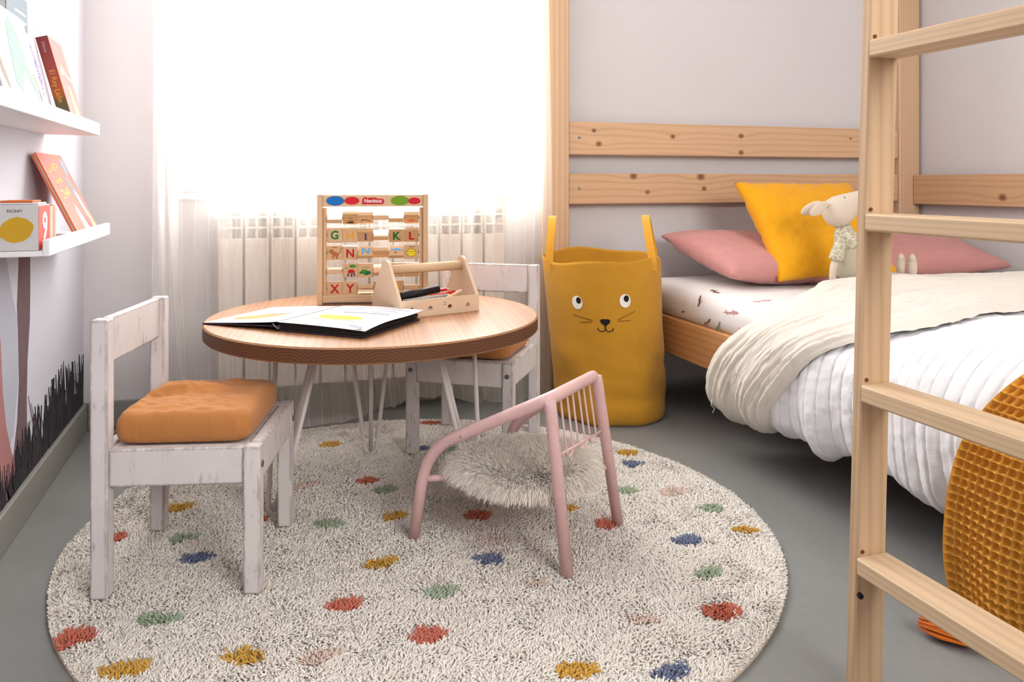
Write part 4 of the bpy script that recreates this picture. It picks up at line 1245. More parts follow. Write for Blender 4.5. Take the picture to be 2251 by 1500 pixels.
x = rd * q * np.cos(a); y = rd * q * np.sin(a)
z = 0.001 + 0.027 * np.sqrt(np.clip(1 - q ** 3, 0, 1))
nr = np.stack([np.cos(a) * q ** 4 * 1.3, np.sin(a) * q ** 4 * 1.3, 1.0 - 0.85 * q ** 6], -1)
nr /= np.linalg.norm(nr, axis=1)[:, None]
fl = 0.9 * vnoise(x * 10, y * 10, 92) - 2.3
dr_ = np.stack([np.cos(fl), np.sin(fl), -0.1 + 0 * fl], -1)
ln_ = 0.018 + 0.012 * rng.random(NFU)
out_ = np.stack([np.cos(a), np.sin(a), -0.9 + 0 * a], -1) * (q ** 8)[:, None]
d = nr * 0.75 + dr_ * 0.40 + out_ * 1.1 + rng.normal(0, 0.22, (NFU, 3))
d /= np.linalg.norm(d, axis=1)[:, None]
p0 = np.stack([x, y, z - 0.001], -1)
p1 = p0 + (nr * 0.5 + d * 0.5) * (ln_ * 0.5)[:, None]
p2 = p1 + (d + np.array([0, 0, -0.35])) * (ln_ * 0.55)[:, None]
sd = np.cross(d, rng.normal(0, 1, (NFU, 3))); sd /= np.linalg.norm(sd, axis=1)[:, None]
w = (0.00065 + 0.0004 * rng.random(NFU))[:, None]
V = np.stack([p0 - sd * w, p0 + sd * w, p1 + sd * w * 0.9, p1 - sd * w * 0.9, p2], 1)
b_ = (np.arange(NFU) * 5)[:, None]
F = np.concatenate([b_ + np.array([[0, 1, 2]]), b_ + np.array([[0, 2, 3]]), b_ + np.array([[3, 2, 4]])])
fo = link('wool', np_mesh('wool', V.reshape(-1, 3), F), fp, MAT['fur']); fo['kind'] = 'stuff'

# ================================================================== picture ledge shelves and books
def ledge(label, y0, y1, zb, lip):
    t_ = thing('picture_ledge', label, 'shelf', (XL, y0, zb))
    L = y1 - y0
    MB().box(0.0005, 0.114, 0, L, 0, 0.011, 0.0015).build('shelf_board', MAT['shelf_white'], t_)
    MB().box(0.1142, 0.1262, 0, L, 0, lip, 0.0015).build('front_lip', MAT['shelf_white'], t_)
    return t_
ledge('long white picture ledge on the left wall, the upper one', 1.05, 2.278, 0.902, 0.032)
ledge('white picture ledge low on the left wall holding board books', 1.745, 2.430, 0.634, 0.033)

def book(name, label, y0, w, h, tk, xb, zb, lean, cover, pages=None, spine=None, edge='back'):
    """book leaning on the wall: local x = out of the cover, y along the shelf, z up the cover"""
    t_ = thing(name, label, 'book', (xb, y0, zb + tk * math.sin(lean)))
    t_.rotation_euler = (0, -lean, 0)
    pg = pages or MAT['paper']
    MB().box(-0.003, 0.0, 0, w, 0, h, 0.0006).build('front_cover', cover, t_)
    MB().box(-tk, -tk + 0.003, 0, w, 0, h, 0.0006).build('back_cover', cover, t_)
    MB().box(-tk + 0.0031, -0.0031, 0.003, w - 0.004, 0.004, h - 0.004, 0.0006).build('page_block', pg, t_)
    if spine is not None:
        MB().box(-tk, 0.0, -0.003, -0.0002, 0, h, 0.0008).build('spine', spine, t_)
    return t_
def cov(t_, name, poly, mat, w=0.0004):
    return MB().prism(poly, 0.0001, w, lambda a, b, q: (q, a, b)).build(name, mat, t_)
FACEX = Matrix(((0, 0, 1, 0), (1, 0, 0, 0), (0, 1, 0, 0), (0, 0, 0, 1)))     # text plane -> cover facing +x
def covtext(t_, s_, size, y, z, mat, rot=0.0, sx=1.0):
    return text('cover_title', s_, size, mat, t_, Matrix.Translation((0.0005, y, z)) @ FACEX @ Matrix.Rotation(rot, 4, 'Z'), sx=sx)
zs1 = 0.9135
# right-most: red book with a gold-lettered spine
t = NT('red_spine_gradient')
tc = t.add('ShaderNodeTexCoord'); sp = t.add('ShaderNodeSeparateXYZ'); t.link(tc.outputs['Object'], sp.inputs[0])
c = t.ramp(t.math('MULTIPLY', sp.outputs[2], 4.7), [(0.0, rgb(120, 62, 54)), (0.12, rgb(98, 88, 58)), (0.27, rgb(110, 92, 56)), (0.36, rgb(176, 92, 44)), (0.6, rgb(166, 74, 62)), (1.0, rgb(134, 58, 54))])
MAT['lion_spine'] = t.done(c, 0.5)
lion = book('picture_book', 'red book with gold spine lettering at the right end of the upper ledge', 2.085, 0.135, 0.212, 0.026, -0.405, zs1, math.radians(15), pal('coral_cover', rgb(196, 104, 94), rough=0.5), None, MAT['lion_spine'])
SPINE = Matrix(((1, 0, 0, 0), (0, 0, -1, 0), (0, 1, 0, 0), (0, 0, 0, 1)))    # text plane -> spine facing -y
gold = pal('gold_lettering', rgb(232, 158, 62), rough=0.4)
text('spine_title', 'El Rey León', 0.0165, gold, lion, Matrix.Translation((-0.013, -0.0034, 0.092)) @ SPINE @ Matrix.Rotation(-PI / 2, 4, 'Z'))
text('spine_mark', 'Disney', 0.010, pal('grey_lettering', rgb(178, 160, 160)), lion, Matrix.Translation((-0.013, -0.0034, 0.186)) @ SPINE @ Matrix.Rotation(-PI / 2, 4, 'Z'))
cov(lion, 'cover_art', [(0.02, 0.13), (0.05, 0.15), (0.10, 0.125), (0.125, 0.12), (0.125, 0.11), (0.06, 0.125), (0.02, 0.12)], pal('cover_cream', rgb(206, 176, 136)))
cov(lion, 'cover_art', [(0.05, 0.02), (0.06, 0.10), (0.085, 0.10), (0.11, 0.02)], pal('cover_sand', rgb(198, 160, 130)))
# purple dotted book
pb_ = book('picture_book', 'white book with a purple speckled shape next to the red book', 1.905, 0.165, 0.205, 0.006, -0.437, zs1, math.radians(13), pal('pale_cover', rgb(184, 182, 192), rough=0.6))
t = NT('purple_speckle'); v = t.coords()
c = t.mix(t.math('GREATER_THAN', t.noise(v, 240, 1), 0.5), rgb(176, 168, 196), rgb(98, 84, 150)); MAT['purple_speckle'] = t.done(c, 0.6)
cov(pb_, 'cover_art', circle(0.075, 0.115, 0.052, 24, 0.075), MAT['purple_speckle'])
cov(pb_, 'cover_art', [(0.02, 0.0), (0.14, 0.0), (0.14, 0.03), (0.07, 0.042), (0.02, 0.03)], pal('cover_grey_blue', rgb(128, 144, 156)))
# grey-blue tall book behind, dark book behind
gb_ = book('picture_book', 'tall grey-blue book standing behind the white books on the upper ledge', 1.91, 0.165, 0.285, 0.006, -0.494, zs1, math.radians(1), pal('grey_blue_cover', rgb(112, 126, 138), rough=0.6))
cov(gb_, 'cover_art', [(0.045, 0.225), (0.15, 0.225), (0.15, 0.232), (0.045, 0.232)], pal('pale_lettering', rgb(220, 226, 232)))
cov(gb_, 'cover_art', [(0.06, 0.245), (0.15, 0.245), (0.15, 0.25), (0.06, 0.25)], pal('pale_lettering', rgb(220, 226, 232)))
dk_ = book('picture_book', 'tall navy book at the back of the upper ledge, partly cut off by the frame', 1.725, 0.175, 0.29, 0.007, -0.493, zs1, math.radians(1), pal('navy_cover', rgb(30, 33, 46), rough=0.5))
covtext(dk_, 'c', 0.03, 0.135, 0.262, pal('pale_lettering', rgb(220, 226, 232)))
# big white book with green blot
gr_ = book('picture_book', 'large white book with a mint green shape in front on the upper ledge', 1.535, 0.285, 0.20, 0.008, -0.398, zs1, math.radians(14), pal('white_cover', rgb(198, 198, 198), rough=0.6))
t = NT('mint_wash'); v = t.coords()
c = t.mix(t.noise(v, 40, 4), rgb(104, 166, 136), rgb(152, 184, 168)); MAT['mint'] = t.done(c, 0.6)
cov(gr_, 'cover_art', [(0.10, 0.05), (0.12, 0.12), (0.14, 0.17), (0.17, 0.185), (0.20, 0.16), (0.215, 0.10), (0.26, 0.05), (0.265, 0.02), (0.245, 0.02), (0.21, 0.07), (0.185, 0.09), (0.16, 0.06), (0.13, 0.03)], MAT['mint'])
cov(gr_, 'cover_art', [(0.255, 0.03), (0.272, 0.03), (0.262, 0.08), (0.250, 0.085)], pal('cover_rose', rgb(202, 140, 134)))
cov(gr_, 'cover_art', [(0.02, 0.06), (0.045, 0.03), (0.05, 0.04), (0.03, 0.10)], pal('cover_tan', rgb(140, 118, 92)))

# lower ledge
zs2 = 0.6455
lr = book('picture_book', 'red picture book with cream title leaning on the lower ledge', 2.115, 0.255, 0.222, 0.012, -0.398, zs2, math.radians(25), pal('red_cover', rgb(226, 112, 92), rough=0.45), pal('kraft_pages', rgb(206, 176, 138)))
cream_l = pal('cream_lettering', rgb(250, 222, 160))
for (s_, z, sz, sx) in (('La OVEJITA', 0.182, 0.025, 0.95), ('que vino a', 0.148, 0.020, 0.95), ('CENAR', 0.112, 0.033, 0.95)):
    covtext(lr, s_, sz, 0.085, z, cream_l, math.radians(6), sx)
cov(lr, 'cover_art', circle(0.215, 0.185, 0.018, 16, 0.026, -0.4), pal('cover_blue', rgb(130, 152, 188)))
cov(lr, 'cover_art', [(0.165, 0.155), (0.195, 0.16), (0.215, 0.125), (0.222, 0.06), (0.205, 0.025), (0.185, 0.06), (0.175, 0.105)], pal('cover_slate', rgb(132, 140, 152)))
cov(lr, 'cover_art', [(0.187, 0.12), (0.21, 0.11), (0.216, 0.06), (0.203, 0.04), (0.19, 0.07)], pal('cover_pale_grey', rgb(212, 220, 226)), 0.0006)
cov(lr, 'cover_art', [(0.10, 0.01), (0.10, 0.06), (0.118, 0.085), (0.14, 0.05), (0.16, 0.01)], pal('white_cover', rgb(198, 198, 198)))
cov(lr, 'cover_art', [(0.16, 0.004), (0.165, 0.045), (0.19, 0.03), (0.20, 0.004)], pal('cover_plum', rgb(172, 100, 104)))
cov(lr, 'cover_art', [(0.20, 0.004), (0.205, 0.05), (0.225, 0.06), (0.24, 0.02), (0.25, 0.004)], pal('cover_yellow', rgb(244, 220, 150)))

cube = thing('picture_block', 'grey cardboard box with a yellow lemon picture on the lower ledge', 'box', (-0.4425, 1.797, zs2), 0.0)
MB().box(-0.0405, 0.0405, -0.046, 0.046, 0.0, 0.090, 0.0012).build('box_body', pal('grey_card', rgb(206, 204, 204), rough=0.7, var=0.03), cube)
FR_ = lambda a, b, q: (a, -0.0462 - q, b)
lem = [(-0.031, 0.034), (-0.027, 0.043), (-0.020, 0.055), (-0.008, 0.064), (0.006, 0.067), (0.02, 0.063), (0.028, 0.056), (0.033, 0.050), (0.031, 0.040), (0.026, 0.028), (0.014, 0.019), (-0.002, 0.016), (-0.014, 0.020), (-0.020, 0.026), (-0.026, 0.027)]
MB().prism(lem, 0.0, 0.0004, FR_).build('lemon_print', pal('lemon_ochre', rgb(204, 160, 40), rough=0.7), cube)
text('box_title', 'LIMÓN', 0.0085, pal('grey_ink', rgb(110, 110, 110)), cube, Matrix.Translation((0.0, -0.0465, 0.079)) @ SPINE @ Matrix.Rotation(PI, 4, 'Z'))
MB().box(0.0407, 0.0412, -0.0445, 0.0445, 0.002, 0.088, 0.0002).build('red_panel', pal('coral_red', rgb(232, 92, 80), rough=0.6), cube)
text('numeral', '9', 0.080, pal('white_ink', rgb(248, 246, 244)), cube, Matrix.Translation((0.0417, 0.0, 0.043)) @ FACEX, bold=0.0015)
y = 1.846
for (w_, cc, lab, hh) in ((0.012, (214, 204, 190), 'beige board book standing behind the lemon box', 0.086), (0.010, (236, 228, 220), 'white board book second behind the lemon box', 0.085),
                          (0.013, (222, 146, 40), 'orange board book third behind the lemon box', 0.087), (0.013, (206, 200, 194), 'grey board book last of the row behind the lemon box', 0.084)):
    b_ = thing('board_book', lab, 'book', (-0.4425, y, zs2), 0.0, 'board books on the lower ledge')
    mt_ = pal('board_%d_%d_%d' % cc, rgb(*cc), rough=0.6, var=0.04)
    MB().box(-0.0395, 0.0405, 0.0, w_ * 0.28, 0, hh, 0.0012).build('front_cover', mt_, b_)
    MB().box(-0.0395, 0.0405, w_ * 0.72, w_ - 0.0005, 0, hh, 0.0012).build('back_cover', mt_, b_)
    MB().box(-0.0390, 0.0398, w_ * 0.28 + 0.0001, w_ * 0.72 - 0.0001, 0.0005, hh - 0.0008, 0.0006).build('page_block', pal('board_pages', rgb(236, 226, 212)), b_)
    y += w_ + 0.0012
ob_ = thing('board_book', 'orange-topped white board book lying across the top of the lemon box', 'book', (-0.4425, 1.80, zs2 + 0.0905), 0.0)
MB().box(-0.030, 0.036, -0.030, 0.036, 0.0, 0.0035, 0.0008).build('page_block', MAT['paper'], ob_)
MB().box(-0.030, 0.026, -0.030, 0.036, 0.0036, 0.008, 0.0008).build('cover', pal('burnt_orange', rgb(206, 104, 48)), ob_)

# ================================================================== things on the table
TT = TZ0 + 0.0002
# --- alphabet flip frame
ab = thing('alphabet_frame', 'wooden alphabet frame with rows of turning letter blocks on the table', 'toy', (0.318, 2.205, TT), math.radians(-10))
AW, AH = 0.1455, 0.306
for sx in (-1, 1):
    up = MB()
    up.box(sx * AW - 0.007 if sx < 0 else AW - 0.007, sx * AW + 0.007 if sx < 0 else AW + 0.007, -0.012, 0.030, 0.0, AH, 0.001)
    up.build('upright', MAT['beech_z'], ab)
    x = sx * (AW - 0.012)
    MB().box(x - 0.0048, x + 0.0048, 0.0, 0.024, 0.0262, AH - 0.037, 0.001).build('inner_strip', MAT['beech_z'], ab)
MB().box(-AW + 0.0072, AW - 0.0072, -0.006, 0.004, AH - 0.0335, AH - 0.0015, 0.001).build('top_board', MAT['beech_x'], ab)
MB().box(-AW + 0.0072, AW - 0.0072, -0.010, 0.050, 0.008, 0.026, 0.001).build('bottom_board', MAT['beech_x'], ab)
AF = lambda a, b, q: (a, -0.0062 - q, b)
zc = AH - 0.0175
def abp(name, poly, cname, cc, w=0.0005):
    return MB().prism(poly, 0.0, w, AF).build(name, pal(cname, cc, rough=0.4), ab)
abp('printed_oval', circle(-0.104, zc, 0.0245, 24, 0.0132), 'print_blue', rgb(24, 108, 184))
abp('printed_oval', circle(-0.0585, zc, 0.0205, 24, 0.0108), 'print_red', rgb(204, 28, 44), 0.0007)
abp('printed_oval', circle(0.0735, zc, 0.0255, 24, 0.0135), 'print_leaf', rgb(112, 156, 34))
abp('printed_oval', circle(0.114, zc - 0.001, 0.0175, 24, 0.0095), 'print_red', rgb(204, 28, 44), 0.0007)
abp('logo_plate', [(-0.031, zc - 0.010), (-0.030, zc + 0.004), (-0.024, zc + 0.011), (-0.017, zc + 0.008), (0.004, zc + 0.009), (0.012, zc + 0.006), (0.028, zc + 0.005), (0.031, zc - 0.003), (0.027, zc - 0.010)], 'logo_red', rgb(192, 36, 44))
text('logo_lettering', 'Nenittos', 0.0148, pal('white_ink', rgb(248, 246, 244)), ab, Matrix.Translation((-0.0005, -0.0074, zc - 0.0008)) @ SPINE, sx=0.92, bold=0.0002)
ROWZ = [0.240, 0.191, 0.1425, 0.0925, 0.0425]
BWX, BH, BT = 0.0418, 0.0395, 0.0125
blk_me = MB().box(-BWX / 2, BWX / 2, -BT / 2, BT / 2, -BH / 2, BH / 2, 0.0012).mesh('letter_block')
C_ = {'r': ('print_crimson', rgb(190, 28, 36)), 'g': ('print_deep_green', rgb(22, 112, 50)), 'o': ('print_amber', rgb(226, 160, 40)), 'v': ('print_violet', rgb(84, 64, 122)), 'c': ('print_sky', rgb(70, 160, 220)),
      'b': ('print_bark', rgb(176, 108, 58)), 'y': ('print_lemon', rgb(232, 208, 36)), 'k': ('print_dark', rgb(66, 56, 44)), 'l': ('print_moss', rgb(82, 140, 46)), 'n': ('print_navy', rgb(64, 62, 110)), 's': ('print_salmon', rgb(226, 128, 90)), 't': ('print_umber', rgb(158, 76, 34))}
# (tilt in degrees: + leans the top away, shown letter or picture)
LAY = [[(62, None), (-38, 'car'), (-52, 'branch'), (-86, None), (70, None), (-50, 'crab')],
       [(14, 'G g'), (4, 'H o'), (-38, 'I v'), (66, None), (-20, 'K g'), (-24, 'L r')],
       [(2, 'monkey'), (-12, 'N r'), (52, 'N c'), (-56, None), (52, 'umbrella'), (4, 'pot')],
       [(88, None), (3, 'chair'), (-3, 'turtle'), (60, None), (-4, 'dots'), (-6, 'fox')],
       [(0, 'X r'), (2, 'Y r'), (-70, None), (0, None), (2, 'ring'), (-85, None)]]
def ell(cx, cz, rx, rz_, rot=0.0): return circle(cx, cz, rx, 16, rz_, rot)
PIC = {'car': [('k', ell(0.0, -0.012, 0.011, 0.003)), ('k', [(-0.006, 0.004), (0.006, 0.004), (0.006, 0.0052), (-0.006, 0.0052)]), ('b', ell(0.002, -0.006, 0.008, 0.003))],
       'branch': [('k', [(-0.014, -0.006), (-0.006, 0.002), (0.003, -0.002), (0.014, -0.006), (0.013, -0.009), (0.003, -0.005), (-0.006, -0.001), (-0.012, -0.009)])],
       'crab': [('s', ell(0.0, -0.006, 0.011, 0.006))],
       'monkey': [('k', [(-0.006, 0.0145), (0.007, 0.0145), (0.007, 0.0158), (-0.006, 0.0158)]), ('b', ell(-0.009, 0.004, 0.007, 0.006)), ('b', ell(0.001, -0.003, 0.011, 0.006, -0.3)), ('b', ell(-0.004, -0.011, 0.003, 0.006)), ('b', ell(0.006, -0.012, 0.003, 0.006)), ('b', [(0.009, -0.002), (0.014, 0.003), (0.0145, 0.011), (0.018, 0.014), (0.019, 0.012), (0.0165, 0.010), (0.0165, 0.002), (0.010, -0.005)])],
       'umbrella': [('c', [(-0.015, -0.002), (-0.011, 0.006), (0.0, 0.010), (0.011, 0.006), (0.016, -0.002), (0.008, 0.001), (0.0, -0.001), (-0.008, 0.001)]), ('t', ell(-0.002, -0.009, 0.004, 0.0025))],
       'pot': [('k', [(-0.006, 0.0135), (0.009, 0.0135), (0.009, 0.0148), (-0.006, 0.0148)]), ('k', ell(0.0, -0.002, 0.0143, 0.0115)), ('y', ell(0.0, -0.002, 0.0133, 0.0105)), ('k', [(-0.013, 0.0005), (0.013, 0.0005), (0.013, 0.0012), (-0.013, 0.0012)])],
       'chair': [('k', [(-0.015, 0.006), (-0.006, 0.006), (-0.006, 0.0072), (-0.015, 0.0072)]), ('l', ell(0.007, 0.012, 0.0095, 0.005)), ('r', [(-0.007, -0.007), (-0.006, 0.0), (0.0, 0.003), (0.010, 0.002), (0.013, -0.004), (0.012, -0.008)]), ('n', [(-0.009, -0.016), (-0.004, -0.016), (-0.003, -0.008), (-0.006, -0.008)]), ('n', [(0.001, -0.017), (0.006, -0.017), (0.006, -0.008), (0.003, -0.008)]), ('n', [(0.010, -0.016), (0.014, -0.014), (0.012, -0.007), (0.009, -0.008)])],
       'turtle': [('k', [(-0.010, 0.0085), (0.010, 0.0085), (0.010, 0.0095), (-0.010, 0.0095)]), ('l', ell(-0.004, -0.003, 0.010, 0.0065)), ('g', ell(0.007, -0.006, 0.008, 0.005)), ('g', ell(-0.012, -0.006, 0.006, 0.003)), ('g', ell(0.002, -0.010, 0.007, 0.003))],
       'dots': [('s', ell(-0.006, 0.002, 0.003, 0.002)), ('s', ell(0.003, 0.003, 0.003, 0.002)), ('s', ell(0.010, 0.001, 0.002, 0.002))],
       'fox': [('t', [(-0.012, 0.006), (-0.006, 0.002), (-0.002, 0.009), (0.002, 0.001), (0.012, -0.004), (0.008, -0.009), (-0.006, -0.009), (-0.012, -0.006), (-0.006, -0.003)])],
       'ring': [('o', ell(0.0, 0.002, 0.008, 0.009)), ('s', ell(0.0, 0.002, 0.005, 0.005))]}
for ri, row in enumerate(LAY):
    MB().tube([(-AW + 0.002, 0.012, ROWZ[ri]), (AW - 0.002, 0.012, ROWZ[ri])], 0.0022, 8).build('rod', MAT['bolt'], ab, True)
    for ci, (tilt, sh) in enumerate(row):
        b_ = link('letter_block', blk_me, ab, MAT['block'])
        b_.location = (-0.1062 + ci * 0.04245, 0.012, ROWZ[ri])
        b_.rotation_euler = (math.radians(-tilt), 0, 0)
        if sh is None: continue
        if ' ' in sh:
            L, cc = sh.split(' ')
            text('letter', L, 0.033, pal(*C_[cc]), b_, Matrix.Translation((0, -BT / 2 - 0.0004, -0.0015)) @ SPINE, sx=0.95, bold=0.0009)
        else:
            for w, (cc, poly) in enumerate(PIC[sh]):
                MB().prism(poly, 0.0001, 0.0004 + 0.00015 * w, lambda a, b, q: (a, -BT / 2 - q, b)).build('picture', pal(*C_[cc]), b_)

# --- wooden tool caddy
cd = thing('wooden_caddy', 'small plywood carry caddy with a dowel handle on the table', 'caddy', (0.4325, 2.043, TT), math.radians(16.2))
CL, CW = 0.1165, 0.0775
def endpanel(x):
    pr = [(-CW, 0.0), (CW, 0.0), (CW, 0.044), (0.030, 0.118)]
    cpts = [(0.026 * math.cos(a), 0.113 + 0.026 * math.sin(a)) for a in np.linspace(0.28, PI - 0.28, 12)]
    poly = [(-CW, 0.0), (CW, 0.0), (CW, 0.044)] + cpts + [(-CW, 0.044)]
    m_ = MB().prism(poly, x - 0.0042, x + 0.0042, lambda a, b, q: (q, a, b))
    return m_.build('end_panel', MAT['ply'], cd)
endpanel(-CL + 0.0042); endpanel(CL - 0.0042)
hol = [circle(x, 0.018, 0.0068, 18) for x in (-0.082, -0.030, 0.028, 0.082)]
outl = [(-CL, 0.0), (CL, 0.0), (CL, 0.043), (-CL, 0.043)]
pm = plate([outl] + hol, 0.004)
m1 = pm.copy(); m1.transform(Matrix.Translation((0, -CW - 0.0022, 0)) @ Matrix.Rotation(PI / 2, 4, 'X')); link('side_panel', m1, cd, MAT['ply'])
m2 = pm.copy(); m2.transform(Matrix.Translation((0, CW + 0.0022, 0)) @ Matrix.Rotation(PI / 2, 4, 'X')); link('side_panel', m2, cd, MAT['ply'])
MB().box(-CL + 0.0086, CL - 0.0086, -CW + 0.0002, CW - 0.0002, 0.0015, 0.0065, 0.0006).build('base_board', MAT['ply'], cd)
MB().tube([(-CL + 0.0086, 0, 0.114), (CL - 0.0086, 0, 0.114)], 0.0125, 20).build('dowel_handle', MAT['beech_x'], cd, True)
ink = pal('grey_ink', rgb(110, 110, 110))
MB().prism([(0.010, 0.0335), (0.0115, 0.034), (0.0145, 0.029), (0.013, 0.0285)], 0, 0.0004, lambda a, b, q: (a, -CW - 0.0043 - q, b)).build('burnt_mark', ink, cd)
MB().prism([(0.0085, 0.024), (0.0165, 0.0248), (0.0165, 0.0262), (0.0085, 0.0254)], 0, 0.0004, lambda a, b, q: (a, -CW - 0.0043 - q, b)).build('burnt_mark', ink, cd)
# contents of the caddy: each its own thing, in caddy coordinates
CM = Matrix.Translation((0.4325, 2.043, TT)) @ Matrix.Rotation(math.radians(16.2), 4, 'Z')
def cworld(p): return CM @ Vector(p)
def stick(name, label, cat, p0, p1, r, mat, tipm=None, tip=0.012, n=8, cap=None, capm=None):
    a, b = cworld(p0), cworld(p1); mid = (a + b) / 2
    t_ = thing(name, label, cat, tuple(mid))
    d = (b - a).normalized(); L = (b - a).length / 2
    MB().tube([-d * L, d * (L - (tip if tipm else 0))], r, n).build('barrel', mat, t_, n > 8)
    if tipm: MB().tube([d * (L - tip), d * L], [r, 0.0006], n).build('tip', tipm, t_)
    if cap: MB().tube([-d * (L + 0.0005), -d * (L - cap)], r * 1.14, 12).build('cap', capm, t_)
    return t_
blk = pal('black_plastic', rgb(26, 26, 28), rough=0.4)
stick('marker_pen', 'thick black marker lying across the top of the caddy', 'pen', (-0.070, 0.004, 0.041), (0.045, 0.012, 0.052), 0.0105, blk, None, n=16, cap=0.040, capm=blk)
t = NT('black_white_stripes'); v = t.coords(rnd=False)
w_ = t.add('ShaderNodeTexWave', wave_type='BANDS', bands_direction='DIAGONAL'); w_.inputs['Scale'].default_value = 78; t.link(v, w_.inputs['Vector'])
c = t.mix(t.math('GREATER_THAN', w_.outputs['Fac'], 0.5), rgb(236, 228, 216), rgb(28, 26, 26)); MAT['stripes'] = t.done(c, 0.5)
stick('pencil', 'black and white striped pencil in the front of the caddy', 'pencil', (-0.092, -0.050, 0.037), (0.050, -0.058, 0.044), 0.0055, MAT['stripes'], pal('pencil_wood', rgb(226, 192, 150)), 0.018, 10)
redp = pal('red_lacquer', rgb(200, 34, 44), rough=0.35)
stick('pencil', 'red pencil with white end resting at the back of the caddy', 'pencil', (-0.020, 0.035, 0.040), (0.095, 0.030, 0.047), 0.0040, redp, pal('pencil_wood', rgb(226, 192, 150)), 0.014, 8)
stick('crayon', 'thick red crayon in the middle of the caddy', 'crayon', (0.010, -0.012, 0.036), (0.092, -0.020, 0.046), 0.0055, redp, MAT['paper'], 0.012, 10)
stick('pencil', 'pale wooden pencil sticking out at the right of the caddy', 'pencil', (0.028, -0.064, 0.038), (0.080, -0.050, 0.053), 0.0040, pal('pencil_wood', rgb(226, 192, 150)), None, 0.0, 8)
pch = MB().box(-0.040, 0.040, -0.030, 0.030, 0.0, 0.027, 0.006, CM @ TR(-0.058, 0.0, 0.0070, 0, 0, 0))
tag(pch.build('pencil_pouch', blk), 'black pencil pouch filling the near end of the caddy', 'pouch')
pch2 = MB().box(-0.030, 0.030, -0.022, 0.022, 0.0, 0.022, 0.004, CM @ TR(0.045, 0.0, 0.0070, 0, 0, 0))
tag(pch2.build('crayon_box', pal('rust_card', rgb(186, 84, 56))), 'rust red crayon box glimpsed through the caddy holes', 'box')

# --- open book
BKR = math.radians(49)
ob = thing('open_book', 'open picture book with black pages lying on the near left of the table', 'book', (0.132, 1.958, TT), BKR)
# local x along the spine (away from the viewer), local y to the left page
SP = 0.125
def left_z(v): return 0.0125 - 0.0105 * v
LW, RW = 0.222, 0.232
cover = pal('plum_black_cover', rgb(44, 32, 44), rough=0.45)
blackpg = pal('black_card_pages', rgb(40, 36, 34), rough=0.7, var=0.25, vs=90)
m_ = MB(); m_.box(-SP, SP, 0.004, LW, -0.0016, 0.0016, 0.0008, Matrix.Translation((0, 0, 0.0105)) @ Matrix.Rotation(-0.040, 4, 'X'))
m_.build('left_cover', cover, ob)
MB().box(-SP, SP, -RW, -0.006, 0.0002, 0.0036, 0.0008).build('right_cover', cover, ob)
MB().tube([(-SP, 0.0, 0.007), (SP, 0.0, 0.007)], 0.0065, 12).build('spine', cover, ob, True)
rs = np.random.default_rng(3)
for k in range(6):
    z0 = 0.0038 + k * 0.0027
    sh = rs.uniform(-0.004, 0.003)
    MB().box(-SP + 0.003 + rs.uniform(-0.002, 0.002), SP - 0.003, -RW + 0.006 + sh, -0.010, z0, z0 + 0.0020, 0.0005, Matrix.Rotation(rs.uniform(-0.006, 0.004), 4, 'X')).build('card_page', blackpg, ob)
def page(name, fn, nu=30, nv=24, thick=0.0006):
    uu = np.linspace(0, 1, nu); vv = np.linspace(0, 1, nv)
    Ug, Vg = np.meshgrid(uu, vv, indexing='ij')
    A = fn(Ug, Vg); B = A.copy(); B[..., 2] -= thick
    V = np.concatenate([A.reshape(-1, 3), B.reshape(-1, 3)])
    i, j = np.meshgrid(np.arange(nu - 1), np.arange(nv - 1), indexing='ij')
    q = np.stack([i * nv + j, (i + 1) * nv + j, (i + 1) * nv + j + 1, i * nv + j + 1], -1).reshape(-1, 4)
    return link(name, np_mesh(name, V, np.concatenate([q, q[:, ::-1] + nu * nv])), ob, MAT['paper'])
def leftp(u, v): return np.stack([-SP + 0.002 + u * (2 * SP - 0.004), 0.002 + v * (LW - 0.004), 0.0215 - 0.0175 * v ** 0.8 + 0.0025 * np.sin(v * PI) * u], -1)
def rightp(u, v): return np.stack([-SP - 0.002 + u * (2 * SP + 0.006), -0.002 - v * (RW + 0.004), 0.0215 + 0.0035 * np.sin(v * PI) * (0.4 + u) + 0.0030 * v * np.sin(u * 5.5) - 0.004 * v * (1 - u) + 0.006 * v ** 3 * u], -1)
page('left_page', leftp); page('right_page', rightp)
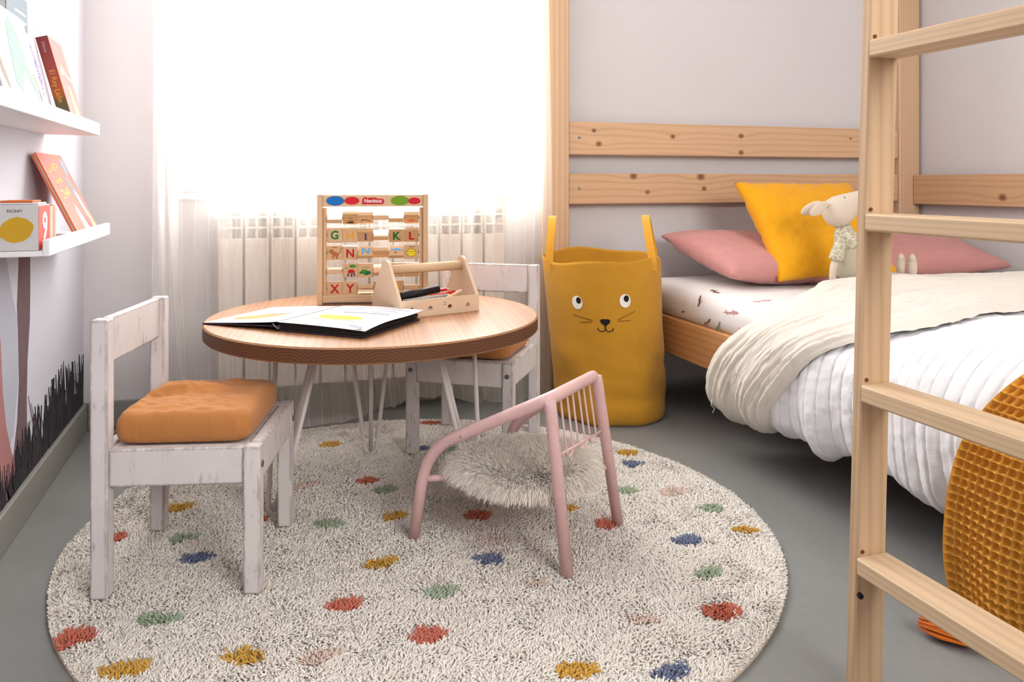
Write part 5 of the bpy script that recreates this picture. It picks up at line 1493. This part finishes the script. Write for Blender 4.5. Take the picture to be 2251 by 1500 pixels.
def pprint(name, fn, poly, mat, off=0.0004):
    n = len(poly); cu0 = sum(p[0] for p in poly) / n; cv0 = sum(p[1] for p in poly) / n
    v = [tuple(fn(np.array(cu0), np.array(cv0)) + np.array([0, 0, off]))]; f = []
    for q in (0.5, 1.0):
        for (a, b) in poly:
            v.append(tuple(fn(np.array(cu0 + (a - cu0) * q), np.array(cv0 + (b - cv0) * q)) + np.array([0, 0, off])))
    for i in range(n):
        j = (i + 1) % n
        f += [(0, 1 + i, 1 + j), (1 + i, 1 + n + i, 1 + n + j, 1 + j)]
    m_ = MB(); m_.v = v; m_.f = f
    return m_.build(name, mat, ob)
yel = pal('print_lemon', C_['y'][1]); pyel = pal('print_sunny', rgb(244, 208, 40)); inkl = pal('print_ink', rgb(70, 70, 80)); inkp = pal('print_pale_ink', rgb(158, 158, 176)); ocr = pal('print_ochre', rgb(196, 158, 70)); brn = pal('print_brown', rgb(120, 84, 66))
pprint('page_picture', rightp, circle(0.36, 0.46, 0.085, 22, 0.26), pyel)
pprint('page_picture', rightp, circle(0.40, 0.24, 0.06, 14, 0.06), pyel, 0.0006)
pprint('page_picture', rightp, [(0.25, 0.18), (0.262, 0.18), (0.255, 0.7), (0.243, 0.7)], ocr, 0.0006)
pprint('page_picture', leftp, [(0.30, 0.40), (0.20, 0.55), (0.20, 0.80), (0.32, 0.86), (0.45, 0.62), (0.52, 0.35), (0.45, 0.30)], ocr)
pprint('page_picture', leftp, [(0.54, 0.30), (0.55, 0.22), (0.50, 0.36), (0.44, 0.60), (0.45, 0.62), (0.50, 0.48)], brn, 0.0006)
pprint('page_picture', rightp, [(0.12, 0.72), (0.14, 0.76), (0.10, 0.90), (0.05, 0.93), (0.07, 0.80)], inkp)
for k in range(3):
    uu_ = 0.90 - k * 0.085
    pprint('text_line', leftp, [(uu_, 0.12), (uu_ + 0.018, 0.12), (uu_ + 0.018, 0.88), (uu_, 0.88)], inkp)
    v1 = 0.90 - 0.1 * k
    pprint('text_line', rightp, [(uu_, 0.20), (uu_ + 0.018, 0.20), (uu_ + 0.018, v1), (uu_, v1)], inkp)
pg = rng
for k in range(11):
    v0 = 0.30 + k * 0.048; uu_ = 0.60 + 0.004 * k
    pprint('bold_letter', rightp, [(uu_, v0), (uu_ + 0.05, v0 + 0.012), (uu_ + 0.05, v0 + 0.026), (uu_, v0 + 0.014)], inkl, 0.0006)
for x in (-SP + 0.004,):
    MB().tube([(x - 0.006, 0.010, 0.016), (x - 0.008, 0.0, 0.010), (x - 0.006, -0.008, 0.005)], 0.0016, 8).build('binding_wire', MAT['bolt'], ob, True)
